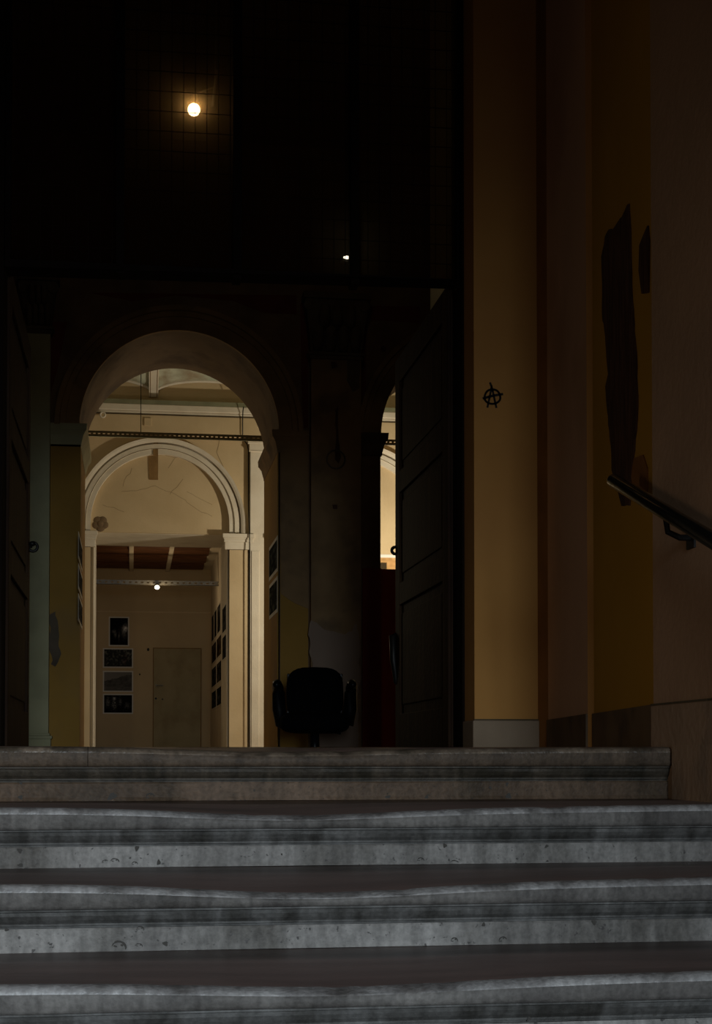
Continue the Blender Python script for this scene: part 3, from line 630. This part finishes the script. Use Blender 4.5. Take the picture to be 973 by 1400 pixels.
# fascia, cornice
MB().box(XW0, XW1, YS - 0.10, YS, zfr0, zfas).build('fascia', cream, w2)
MB().box(XW0, XW1, YS - 0.108, YS, zfas - 0.01, zfas + 0.004).build('fascia_line', shade_ln, w2)
c = MB(); c.box(XW0, XW1, YS - 0.105, YS, zfas + 0.004, zfas + 0.04); c.box(XW0, XW1, YS - 0.12, YS, zfas + 0.04, zcor - 0.05); c.build('cornice', white_pl, w2, False, 0.01)
MB().box(XW0, XW1, YS - 0.125, YS, zcor - 0.05, zcor).build('cornice_top', green_iron, w2)
# marks on the wall
patch('stain_board', [(203, 610), (216, 609), (216, 656), (204, 656), (203, 640)], PY(YS + TYM), 0.008, brown_tape, w2, 0.004, 0.05)
patch('stain_board', [(209, 607), (212, 604), (216, 604), (216, 624), (209, 624)], PY(YS), 0.03, brown_tape, w2, 0.003, 0.05)
def crack(pxs, Y, m=shade_ln, w=0.004):
    mb = MB(); pts = [W(x, y, Y) for x, y in pxs]
    for a, b in zip(pts[:-1], pts[1:]):
        n_ = max(2, int((b - a).length / 0.06)); prev = a
        for i in range(1, n_ + 1):
            q = a.lerp(b, i / n_) + (Vector((noise.noise(a * 7 + Vector((i, 0, 0))), 0, noise.noise(b * 5 + Vector((0, i, 0))))) * 0.03 if i < n_ else Vector())
            d = (q - prev).normalized(); s_ = Vector((-d.z, 0, d.x)) * w
            mb.prism([prev - s_, q - s_, q + s_, prev + s_], (0, -0.0015, 0)); prev = q
    return mb.build('crack', m, w2)
fine = mat('fine_crack', (0.36, 0.27, 0.155), rough=0.9)
for c_ in ([(216, 622), (246, 626)], [(212, 664), (240, 676), (275, 700), (290, 706)], [(232, 676), (250, 655)], [(166, 672), (200, 668), (212, 664)], [(255, 672), (290, 690)], [(140, 690), (170, 700)], [(230, 640), (240, 625)], [(180, 640), (168, 665)]):
    crack(c_, YS + TYM, fine, 0.0022)
for c_ in ([(300, 600), (296, 618), (306, 640)], [(522, 680), (530, 668), (536, 645)]): crack(c_, YS + (0.0 if c_[0][0] < 400 else 0.12), fine, 0.004)
ros = MB()
for i in range(5):
    a = i * 1.256 + .3; p = W(137 + 5.5 * math.cos(a), 716 + 5.5 * math.sin(a), YS + TYM); ros.ball(p, 0.055, 0.012, 0.05, 10, 6)
ros.ball(W(137, 716, YS + TYM), 0.05, 0.02, 0.05, 10, 6); ros.build('plaster_lump', soffit_m, w2, True)
bx_ = MB(); q0 = W(202, 577, YS - 0.10); bx_.box(q0.x - 0.045, q0.x + 0.045, YS - 0.113, YS - 0.1, q0.z - 0.05, q0.z + 0.05)
tag(bx_.build('junction_box', cream, None, False, 0.004), 'small square junction box cover on the cream fascia', 'junction box')
rg = W(140.5, 568, YS - 0.10)
tag(MB().torus((rg.x, YS - 0.135, rg.z), 0.03, 0.011, 'Y', 18, 8).build('wall_ring', white_pl, None, True), 'small pale ring fixed to the cornice near the left pier', 'ring')

# vault with lunettes
half = (xat(283, YS, 540) - xat(210, YS, 540)); x_cb = xat(210, YS, 540); zv = zat(541, YS); rise = zat(520, YS) - zv
def zvault(x, s):
    u = ((x - x_cb) / (2 * half)) % 1.0; u = u * 2 - 1
    zl_ = zv + rise * math.sqrt(max(0, 1 - u * u)) ** 1.0 + 0.16 * s
    t = min(1, s / 2.6); zm_ = zv - 0.10 + 1.15 * math.sqrt(max(0.0, 1 - (1 - t) ** 2)) * (0.75 + 0.25 * t) if t > 0 else zv - 0.10
    edge = abs((x - x_cb + half) % (2 * half) - half)
    return max(zl_, zm_)
vb = MB(); nx, ny = 330, 46; vs = []
for j in range(ny + 1):
    s_ = 5.2 * (j / ny) ** 1.8
    for i in range(nx + 1):
        x = XW0 + (XW1 - XW0) * i / nx; vs.append((x, YS - s_, zvault(x, s_)))
vb.add(vs, [(j * (nx + 1) + i, j * (nx + 1) + i + 1, (j + 1) * (nx + 1) + i + 1, (j + 1) * (nx + 1) + i) for j in range(ny) for i in range(nx)])
cv = struct(vb.build('ceiling_vault', vault_m, None, True), 'painted green and cream vault with lunettes over the second room', 'ceiling')
for k in range(-2, 7):
    xk = x_cb + 2 * half * k
    r_ = MB()
    for wd_ in (0.0,):
        rows = []
        for i in range(13):
            s_ = 0.0 + 1.5 * (i / 12) ** 1.6; w_ = 0.055 + 0.03 * s_
            z_ = zvault(xk, s_) - 0.03; rows.append([(xk - w_, YS - s_ - 0.02, z_), (xk + w_, YS - s_ - 0.02, z_)])
        vs = [p for rr in rows for p in rr] + [(p[0], p[1], p[2] + 0.06) for rr in rows for p in rr]; n_ = 26
        fs = []
        for i in range(12): fs += [(2 * i, 2 * i + 1, 2 * i + 3, 2 * i + 2), (2 * i, 2 * i + 2, n_ + 2 * i + 2, n_ + 2 * i), (2 * i + 1, n_ + 2 * i + 1, n_ + 2 * i + 3, 2 * i + 3)]
        fs.append((0, n_, n_ + 1, 1)); r_.add(vs, fs)
    r_.build('vault_rib', white_pl, cv)
    ln = MB()
    for i in range(12):
        for sx in (-0.7, 0.7):
            (xa, ya, za), (xb, yb, zb_) = rows[i][0], rows[i + 1][0]; o_ = (1 + sx) * 0.5
            x1_ = rows[i][0][0] + (rows[i][1][0] - rows[i][0][0]) * o_; x2_ = rows[i + 1][0][0] + (rows[i + 1][1][0] - rows[i + 1][0][0]) * o_
            ln.tube([(x1_, ya, za - 0.001), (x2_, yb, zb_ - 0.001)], 0.004, 5, 0, False)
    ln.build('painted_line', brown_tape, cv)
for k in (0, -1, 1):                                              # raised edge of each lunette
    xk = x_cb + 2 * half * (k + 0.5); e = MB(); pts = []
    for i in range(25):
        a = math.pi * i / 24; pts.append((xk - half * math.cos(a), YS - 0.02, zv + rise * math.sin(a)))
    e.tube(pts, 0.022, 6); e.build('lunette_edge', white_pl, cv, True)
    pts = [(xk - half * 0.55 + half * 0.9 * i / 10, YS - 0.75, zvault(xk - half * 0.55 + half * 0.9 * i / 10, 0.75) - 0.01) for i in range(11)]
    MB().tube(pts, 0.018, 6).build('painted_scroll', white_pl, cv, True)

# perforated steel rail across the room, with its drop rod
YRL = 15.2
z1r, z0r = zat(592, YRL), zat(599.5, YRL); g = MB(); hgt = z1r - z0r
g.box(XW0, XW1, YRL, YRL + 0.004, z0r, z0r + hgt * .41); g.box(XW0, XW1, YRL, YRL + 0.004, z1r - hgt * .41, z1r)
g.box(XW0, XW1, YRL, YRL + 0.03, z1r - 0.004, z1r); g.box(XW0, XW1, YRL, YRL + 0.03, z0r, z0r + 0.004)
x = XW0
while x < XW1: g.box(x, x + 0.022, YRL, YRL + 0.004, z0r + hgt * .41, z1r - hgt * .41); x += 0.046
gr_o = tag(empty('steel_channel', (Xc, YRL, z0r)), 'long green perforated steel channel crossing the lit room', 'channel')
o = g.build('channel', green_iron, gr_o); o.matrix_parent_inverse = loc(gr_o)
rx = xat(192.5, YRL, 560)
o = MB().tube([(rx, YRL + 0.015, z1r - 0.01), (rx, YRL + 0.015, zvault(rx, YS - YRL) - 0.03)], 0.004, 6).build('drop_rod', iron, gr_o); o.matrix_parent_inverse = loc(gr_o)
# cable running down beside the giant pilaster
cb = [W(333, 556, YS - 0.2), W(332, 562, YS - 0.17), W(331.5, 575, YS - 0.12), W(331.5, 596, YS - 0.12), W(333, 601, YS - 0.03), W(338, 608, YS - 0.03), W(339.5, 616, YS - 0.03), W(339.5, 690, YS - 0.03), W(339.9, 705, YS - 0.05), W(340.5, 718, YS - 0.08), W(341, 730, YS - 0.10), W(341, 760, YS - 0.105), W(341, 1040, YS - 0.105)]
MB().tube(cb, 0.007, 6).build('cable', iron, w2, True)
# spot lamps hung from the channel, out of sight behind the right leaf and the left pier
def track_spot(p, aim, power, colr, label, rad=0.05):
    o = tag(empty('track_spot', p), label, 'lamp')
    d = (Vector(aim) - Vector(p)).normalized()
    MB().tube([d * -0.12, d * -0.02, d * 0.02], [0.03, 0.05, 0.055], 14).build('housing', iron, o)
    MB().tube([d * 0.0205, d * 0.022], [0.045, 0.045], 14).build('lens', spot_m, o)
    MB().tube([d * -0.08, (d * -0.08).xy.to_3d() + Vector((0, 0, z0r - p[2]))], 0.008, 6).build('stem', iron, o)
    point('spot_light', d * 0.10, power, colr, rad, o)
    return o
YLAMP = 17.25
L1 = Vector((xat(592, YLAMP, 780), YLAMP, zat(800, YLAMP, 592)))
wl = tag(empty('work_light', (L1.x, L1.y, ZH)), 'lit work light on a tripod hidden behind the right portal leaf', 'lamp')
hl = L1.z - ZH
MB().tube([(0, 0, 0.25), (0, 0, hl - 0.09)], 0.014, 10).build('pole', iron, wl)
for k in range(3):
    a = 2 * math.pi * k / 3 + 0.4
    MB().tube([(0, 0, 0.45), (0.34 * math.cos(a), 0.34 * math.sin(a), 0.012)], 0.011, 8).build('leg', iron, wl)
MB().box(-0.09, 0.09, -0.085, -0.03, -0.08 + hl, 0.07 + hl).build('lamp_head', iron, wl, False, 0.008)
MB().box(-0.08, 0.08, -0.03, -0.026, -0.07 + hl, 0.06 + hl).build('lens', spot_m, wl)
point('work_light_glow', (0, 0.04, hl), 190, (1.0, 0.89, 0.69), 0.05, wl)
L2 = Vector((xat(50, YRL, 800), YRL + 0.02, zat(760, YRL, 50)))
track_spot(L2, (L2.x + 1.0, 15, L2.z + 0.4), 22, (1.0, 0.84, 0.58), 'spot lamp on the steel channel hidden behind the left pier')

# dark red display panel seen through the right arch
YRP = 14.3
rp = tag(empty('display_panel', (xat(530, YRP), YRP, ZH)), 'dark red free-standing panel behind the right arch', 'panel')
zr = zat(778, YRP, 530) - ZH; xa, xb = xat(489, YRP) - rp.location.x, xat(640, YRP) - rp.location.x
MB().box(xa, xb, 0, 0.04, 0.05, zr).build('board', panel_red, rp, False, 0.004)
for x in (xa + 0.1, xb - 0.1): MB().box(x - 0.03, x + 0.03, -0.2, 0.24, 0, 0.05).build('foot', iron, rp)
fp = struct(slab('wall_pier_red', 495, 521, 777, 1064, YF, 0.014, panel_red, None), 'dark red painted lower pier beside the right leaf', 'wall')

# ---------------------------------------------------------------- far room
XE = xat(288, YE, 800); zce = zat(778, YE)
XEL = xat(90, YE, 800)
end_w = struct(MB().box(XEL - 0.2, XE + 0.2, YE, YE + 0.2, ZH, 4.2).build('wall_end', cream_far), 'cream end wall of the far room', 'wall')
MB().box(XEL, XE, YE - 0.004, YE, zat(838, YE), zat(836.5, YE)).build('paint_line', cream, end_w)
struct(MB().box(XE, XE + 0.2, YT, YE, ZH, 4.2).build('wall_far_right', white_pl), 'pale right wall of the far room hung with prints', 'wall')
struct(MB().box(XEL - 0.2, XEL, YT, YE, ZH, 4.2).build('wall_far_left', cream_far))
cf = struct(MB().box(XEL, XE, YT, YE, zce + 0.05, zce + 0.2).build('ceiling_far', white_pl), 'plank ceiling between white beams in the far room', 'ceiling')
xs_ = [xat(128, YE, 778), xat(179.6, YE, 778), xat(228.8, YE, 778), xat(276, YE, 778)]; bw = (xat(182.4, YE, 778) - xat(176.8, YE, 778)) / 2
xs_ = [2 * xs_[0] - xs_[1]] + xs_
for i, x in enumerate(xs_):
    if i in (2, 3): MB().box(x - bw, x + bw, YT, YE, zce - 0.05, zce + 0.05).build('ceiling_beam', white_pl, cf, False, 0.004)
MB().box(xs_[-1], XE, YT, YE, zce - 0.01, zce + 0.05).build('plaster_border', white_pl, cf)
plank_me = {}
npl = 5; pw = (YE - YT) / npl
for i in range(len(xs_) - 1):
    a, b = xs_[i] + (bw if i in (2, 3) else 0.0), xs_[i + 1] - (bw if i + 1 in (2, 3) else 0)
    for k in range(npl):
        y0 = YT + pw * k; key = (i,)
        if key not in plank_me:
            o = MB().prism([(a, 0.02, 0.02), (a, pw - 0.02, 0.02)] + [(a, pw / 2 + (pw / 2 - 0.05) * math.cos(math.pi * q / 8), -0.005 - 0.085 * math.sin(math.pi * q / 8)) for q in range(9)], (b - a, 0, 0)).build('ceiling_plank', plank_m, cf); plank_me[key] = o.data
        else:
            o = bpy.data.objects.new('ceiling_plank', plank_me[key]); col.objects.link(o); o.parent = cf
        o.location = (0, y0, zce + 0.045)
# slotted steel rail with the visible lamp
YR2 = 22.2
rz1, rz0 = zat(794, YR2), zat(800, YR2); xa, xb = XEL, XE
g = MB(); h_ = rz1 - rz0
g.box(xa, xb, YR2, YR2 + 0.004, rz0, rz0 + h_ * .34); g.box(xa, xb, YR2, YR2 + 0.004, rz1 - h_ * .34, rz1); g.box(xa, xb, YR2, YR2 + 0.04, rz0, rz0 + 0.004)
x = xa
while x < xb: g.box(x, min(xb, x + 0.05), YR2, YR2 + 0.004, rz0 + h_ * .34, rz1 - h_ * .34); x += 0.085
tag(g.build('steel_channel', steel), 'galvanised slotted steel channel spanning the far room', 'channel')
p = W(214.7, 803, YR2 - 0.02)
fl = tag(empty('spot_lamp', p), 'small round lit lamp hanging from the galvanised channel', 'lamp')
MB().ball((0, 0, 0), 0.036, 0.036, 0.03, 14, 9).build('bulb', emit('far_bulb_glow', (1.0, 0.9, 0.68), 4.0), fl, True)
MB().tube([(0, 0, 0.026), (0, 0.01, 0.05), (0, 0.01, rz0 - p.z + 0.02)], [0.02, 0.022, 0.012], 10).build('socket', steel, fl)
point('spot_lamp_light', (0, -0.03, -0.08), 5.5, (1.0, 0.72, 0.40), 0.05, fl)
# small door in the end wall
dw0, dw1, dzt = xat(210, YE, 950), xat(274, YE, 950), zat(887, YE)
d3 = struct(empty('door_3', (dw0, YE - 0.012, ZH)), 'old grey-green flush door in the end wall of the far room', 'door')
MB().box(0, dw1 - dw0, -0.012, 0.01, 0.01, dzt - ZH).build('slab', door_m, d3, False, 0.003)
gp_ = MB(); g0_ = 0.014
gp_.box(-g0_, 0, -0.008, 0.01, 0, dzt - ZH + g0_); gp_.box(0, dw1 - dw0, -0.008, 0.01, dzt - ZH, dzt - ZH + g0_)
gp_.build('gap', brown_tape, d3)
gp2 = MB().box(dw1 - dw0, dw1 - dw0 + g0_, -0.008, 0.01, 0, dzt - ZH + g0_); gp2.build('gap', brown_tape, d3)
hz_ = zat(937, YE) - ZH
hb = MB().tube([(0.04, -0.012, hz_), (0.04, -0.06, hz_)], 0.011, 8); hb.tube([(0.04, -0.058, hz_), (0.15, -0.058, hz_ - 0.004)], 0.010, 8); hb.build('lever_handle', steel, d3)
for px, py in ((213, 955), (222, 956)):
    q = W(px, py, YE - 0.024); MB().tube([(q.x - dw0, -0.012, q.z - ZH), (q.x - dw0, -0.02, q.z - ZH)], 0.017 if px == 213 else 0.012, 10).build('lock', iron, d3)
for px, py, r_ in ((202.5, 888, 0.018), (191, 922, 0.011)):
    q = W(px, py, YE); o = MB().ball((q.x, YE - 0.004, q.z), r_, 0.01, r_ * 1.4, 10, 6).build('wall_hook', iron)
    tag(o, 'dark hook on the end wall beside the door top' if px > 200 else 'tiny dark nail beside the stack of prints', 'hook' if px > 200 else 'nail')

# ---------------------------------------------------------------- photographic prints
def blob(u, v, cu, cv, ru, rv): return math.exp(-((u - cu) / ru) ** 2 - ((v - cv) / rv) ** 2)
def nz(u, v, s, k): return noise.noise(Vector((u * s, v * s, k * 7.3)))
def pic_night(u, v):
    g = 0.006 + 0.55 * blob(u, v, .86, .62, .10, .10) + 0.10 * blob(u, v, .8, .5, .16, .2) + 0.16 * blob(u, v, .30, .40, .05, .10) + 0.12 * blob(u, v, .2, .5, .08, .05) + 0.1 * blob(u, v, .5, .35, .03, .15)
    g *= 1 + 1.2 * nz(u, v, 16, 1); return (max(0, g), max(0, g * .97), max(0, g * .92))
def pic_crowd(u, v):
    n_ = nz(u, v * .6, 14, 2) + .5 * nz(u, v, 30, 3); g = 0.025 + max(0, n_) * .16 * (0.4 + v)
    r = 0.03 * blob(u, v, .75, .4, .1, .3) if n_ > 0 else 0; return (g + r, g, g * .85)
def pic_hills(u, v):
    ridge = 0.56 + 0.17 * math.sin(u * 2.6 - .5) * (0.6 + .4 * u) + 0.08 * nz(u, 0, 5, 4) + .03 * nz(u, 0, 18, 5) + (.16 * u * u)
    g = 0.20 - .05 * u if v > ridge else 0.085 + .04 * nz(u, v, 7, 6) + .015 * nz(u, v, 25, 2)
    if v < .2: g = .10 + .03 * nz(u, v, 12, 8)
    return (g, g * .93, g * .82)
def pic_people(u, v):
    g = 0.012 + .55 * blob(u, v, .36, .80, .05, .07) + .30 * blob(u, v, .36, .45, .07, .22) * (0.6 + 1.2 * nz(u, v, 22, 3)) + .13 * blob(u, v, .13, .6, .07, .25) + .12 * blob(u, v, .58, .65, .05, .2) + .10 * blob(u, v, .82, .4, .08, .15)
    g *= (0.75 + nz(u, v, 18, 9)); return (max(.004, g), max(.004, g * .98), max(.004, g * .9))
def pic_dark(seed, bright=.06, tint=(1, 1, 1)):
    def f(u, v):
        g = 0.008 + max(0, nz(u, v, 5, seed) + .5 * nz(u, v, 14, seed + 3)) * bright * 2
        return (g * tint[0], g * tint[1], g * tint[2])
    return f
def pic_house(u, v):
    if v > .9: return (.75, .72, .66)
    if u < .22: return (.40, .40, .38) if (u * 9 % 1) < .6 else (.12, .12, .12)
    if .24 < u < .5 and v < .68: return (.05, .035, .02)
    g = 0.8 + .3 * nz(u, v, 8, 3); return (.62 * g, .36 * g, .15 * g)
def photo(O, U, N, w, h, fn, label, group, border=0.02, res=(24, 18), th=0.003, name='photo_print'):
    """sheet with its lower left corner at O; U = unit vector along its width, N = outward normal"""
    O, U, N = Vector(O), Vector(U), Vector(N); V = Vector((0, 0, 1)); o = empty(name, O + U * w / 2)
    tag(o, label, 'photograph', group); inv = -U * w / 2
    q = [inv, inv + U * w, inv + U * w + V * h, inv + V * h]
    MB().prism(q, N * th).build('paper', paper, o)
    nx_, ny_ = res; vs = []; cs = []
    for j in range(ny_ + 1):
        for i in range(nx_ + 1):
            u, v = i / nx_, j / ny_; vs.append(inv + U * (border + (w - 2 * border) * u) + V * (border + (h - 2 * border) * v) + N * (th + 0.001)); cs.append((*fn(u, v), 1))
    me = bpy.data.meshes.new('picture'); me.from_pydata([tuple(v) for v in vs], [], [(j * (nx_ + 1) + i, j * (nx_ + 1) + i + 1, (j + 1) * (nx_ + 1) + i + 1, (j + 1) * (nx_ + 1) + i) for j in range(ny_) for i in range(nx_)])
    at = me.color_attributes.new('print', 'FLOAT_COLOR', 'POINT'); at.data.foreach_set('color', [x for c in cs for x in c]); me.materials.append(print_m)
    p_ = bpy.data.objects.new('picture', me); col.objects.link(p_); p_.parent = o; return o
def photo_y(px0, px1, py0, py1, Y, fn, label, group, **k):
    a = W(px0, py1, Y); b = W(px1, py1, Y); t = W(px0, py0, Y); return photo(a, (1, 0, 0), (0, -1, 0), b.x - a.x, t.z - a.z, fn, label, group, **k)
def photo_x(near, far, X, fn, label, group, facing=-1, **k):
    """on a wall running in depth: near = (px, top, bottom), far = (px, top, bottom)"""
    n0 = WX(near[0], (near[1] + near[2]) / 2, X); f0 = WX(far[0], (far[1] + far[2]) / 2, X)
    zt = (WX(near[0], near[1], X).z + WX(far[0], far[1], X).z) / 2; zb = (WX(near[0], near[2], X).z + WX(far[0], far[2], X).z) / 2
    w = abs(f0.y - n0.y)
    if facing < 0: return photo((X, f0.y, zb), (0, -1, 0), (-1, 0, 0), w, zt - zb, fn, label, group, **k)
    return photo((X, n0.y, zb), (0, 1, 0), (1, 0, 0), w, zt - zb, fn, label, group, **k)
GE = 'photographs stacked on the end wall'
photo_y(148.5, 176.5, 843, 883.5, YE, pic_night, 'tall dark night photograph, topmost of the stack on the end wall', GE, res=(32, 44))
photo_y(140.5, 182, 886, 913, YE, pic_crowd, 'dark crowd photograph, second from top on the end wall', GE, res=(48, 32))
photo_y(140.5, 182, 917, 946, YE, pic_hills, 'pale grey photograph of hills on the end wall', GE, res=(52, 36))
photo_y(140.5, 182, 948.5, 976, YE, pic_people, 'photograph of a white-haired figure, lowest on the end wall', GE, res=(52, 36))
GR = 'photographs on the right wall of the far room'
rows_ = [('top', 826, 866, 856, 878), ('second', 868, 898, 880, 909), ('third', 901, 934, 913, 941), ('lowest', 937, 965, 944, 972)]
VPX = 486.5 - F * math.tan(YAW)
def ywall(y, px, ref=296.0): return HOR - (HOR - y) * (px - VPX) / (ref - VPX)
rowz = {'top': (831, 871), 'second': (873.5, 903), 'third': (907, 937), 'lowest': (940.5, 968)}
tones = {'top': (1, 1, 1), 'second': (1.4, 1.0, .5), 'third': (1, .95, .8), 'lowest': (.8, 1, 1)}
sd_ = 20
for rn, (ta, tb_) in rowz.items():
    spans = ((297.2, 301.5, 'nearest the opening'), (293.2, 296.4, 'in the middle'), (289.6, 292.4, 'nearest the end wall')) if rn == 'top' else ((296.4, 302.6, 'nearer the opening'), (289.6, 295.7, 'nearer the end wall'))
    for b_, a_, nm in [(s[0], s[1], s[2]) for s in spans]:
        sd_ += 1
        photo_x((a_, ywall(ta, a_), ywall(tb_, a_)), (b_, ywall(ta, b_), ywall(tb_, b_)), XE, pic_dark(sd_, .09, tones[rn]),
                f'{rn} row photograph on the far room right wall, {nm}', GR, border=0.025, res=(18, 14))
for i, (ta, tb_, nm) in enumerate(((829, 866, 'upper'), (869, 903, 'lower'))):
    photo_x((309.3, ywall(ta, 309.3, 306), ywall(tb_, 309.3, 306)), (304.2, ywall(ta, 304.2, 306), ywall(tb_, 304.2, 306)), xo1 - 0.006, pic_dark(40 + i, .05), f'{nm} photograph on the jamb of the far room opening', 'photographs on the opening jamb', res=(16, 14))
photo_x((379.6, 731, 782), (368, 750, 794), XJR - 0.008, pic_dark(51, .05, (.8, 1, 1)), 'upper dark photograph on the right jamb of the big arch', 'photographs on the right arch jamb', border=0.03)
photo_x((379.4, 787, 836), (368.2, 801, 848), XJR - 0.008, pic_dark(52, .07, (.9, 1, .8)), 'lower dark photograph on the right jamb of the big arch', 'photographs on the right arch jamb', border=0.03)
for i, (ya, yb, nm) in enumerate(((730, 768, 'upper'), (772, 808, 'middle'), (812, 850, 'lower'))):
    photo_x((106.8, ya, yb), (112.0, ya + 14, yb + 10), XJL + 0.008, pic_dark(60 + i, .05), f'{nm} photograph on the shaded left jamb of the big arch', 'photographs on the left arch jamb', 1, border=0.025, res=(14, 14))
photo_y(505, 553, 757.5, 792, YS + TYM, pic_house, 'bright orange print of a house front above the red panel', None, border=0.01, res=(40, 24))

# ---------------------------------------------------------------- office chair
YCH = 11.2
cx_ = xat(430, YCH, 960); ch = tag(empty('office_chair', (cx_, YCH, ZH), R(-7)), 'black office chair with armrests in front of the stained pilaster', 'chair')
def cushion(w, d, h, nx_=14, ny_=14, power=4.0):
    """rounded pad (superellipsoid) of full size w x d x h about the origin"""
    mb = MB(); vs = []; fs = []; sg, rg_ = 28, 12
    sp = lambda c, e: math.copysign(abs(c) ** e, c)
    for i in range(rg_ + 1):
        a = -math.pi / 2 + math.pi * i / rg_
        for k in range(sg):
            b = 2 * math.pi * k / sg; vs.append((w / 2 * sp(math.cos(a), .5) * sp(math.cos(b), 2 / power), d / 2 * sp(math.cos(a), .5) * sp(math.sin(b), 2 / power), h / 2 * sp(math.sin(a), .6)))
    for i in range(rg_):
        for k in range(sg): fs.append((i * sg + k, i * sg + (k + 1) % sg, (i + 1) * sg + (k + 1) % sg, (i + 1) * sg + k))
    mb.add(vs, fs); return mb
seat_z = zat(988, YCH, 433) - ZH
s = cushion(0.51, 0.50, 0.16).build('seat', fabric, ch, True); s.location = (0, 0, seat_z)
bz0, bz1 = zat(984, YCH, 433) - ZH, zat(909, YCH, 433) - ZH
b = cushion(0.43, bz1 - bz0, 0.09, power=3.4).build('backrest', fabric, ch, True); b.location = (0, 0.24, (bz0 + bz1) / 2); b.rotation_euler = (R(82), 0, 0)
MB().prism([(-0.21, 0.262, bz0 + .04), (0.21, 0.262, bz0 + .04), (0.21, 0.285, bz1 - .05), (-0.21, 0.285, bz1 - .05)], (0, 0.012, 0)).build('back_shell', plastic, ch, False, 0.005)
MB().tube([(0, 0.05, seat_z - 0.055), (0, 0.27, seat_z - 0.06), (0, 0.30, seat_z), (0, 0.295, bz0 + 0.12)], [0.02, 0.022, 0.022, 0.02], 10).build('back_bracket', plastic, ch, True)
for sx in (-1, 1):
    az = zat(938, YCH, 433) - ZH
    MB().tube([(sx * 0.21, 0.02, seat_z - 0.03), (sx * 0.245, 0.02, seat_z - 0.01), (sx * 0.262, 0.0, seat_z + 0.10), (sx * 0.265, -0.02, az - 0.05), (sx * 0.272, -0.07, az), (sx * 0.278, -0.10, az + 0.012)], [0.03, 0.045, 0.05, 0.046, 0.036, 0.024], 12).build('armrest', plastic, ch, True)
    MB().tube([(sx * 0.27, 0.15, az - 0.05), (sx * 0.272, 0.02, az - 0.01), (sx * 0.272, -0.10, az + 0.01), (sx * 0.278, -0.15, az)], [0.035, 0.044, 0.036, 0.02], 10).build('arm_pad', plastic, ch, True)
MB().box(-0.10, 0.10, -0.09, 0.12, seat_z - 0.075, seat_z - 0.04).build('tilt_mechanism', plastic, ch, False, 0.01)
MB().tube([(0, 0, 0.09), (0, 0, 0.22), (0, 0, seat_z - 0.06)], [0.040, 0.038, 0.034], 14).build('gas_column', plastic, ch, True)
MB().tube([(0.06, 0, seat_z - 0.06), (0.16, 0.02, seat_z - 0.075), (0.19, 0.03, seat_z - 0.08)], [0.006, 0.006, 0.009], 8).build('height_lever', plastic, ch, True)
MB().tube([(0, 0, 0.065), (0, 0, 0.10), (0, 0, 0.125)], [0.045, 0.05, 0.04], 14).build('hub', plastic, ch, True)
for k in range(5):
    a = 2 * math.pi * k / 5 + .3; c_, s__ = math.cos(a), math.sin(a)
    lg = MB().tube([(0.03 * c_, 0.03 * s__, 0.095), (0.15 * c_, 0.15 * s__, 0.09), (0.29 * c_, 0.29 * s__, 0.07)], [0.026, 0.022, 0.016], 8).build('star_leg', plastic, ch, True)
    wv = Vector((-s__, c_, 0)) * 0.022; q = Vector((0.29 * c_, 0.29 * s__, 0.027))
    cs_ = MB().tube([q - wv, q - wv * .3], 0.027, 12); cs_.tube([q + wv * .3, q + wv], 0.027, 12); cs_.tube([q, q + Vector((0, 0, 0.045))], 0.008, 8)
    cs_.build('caster', plastic, lg)
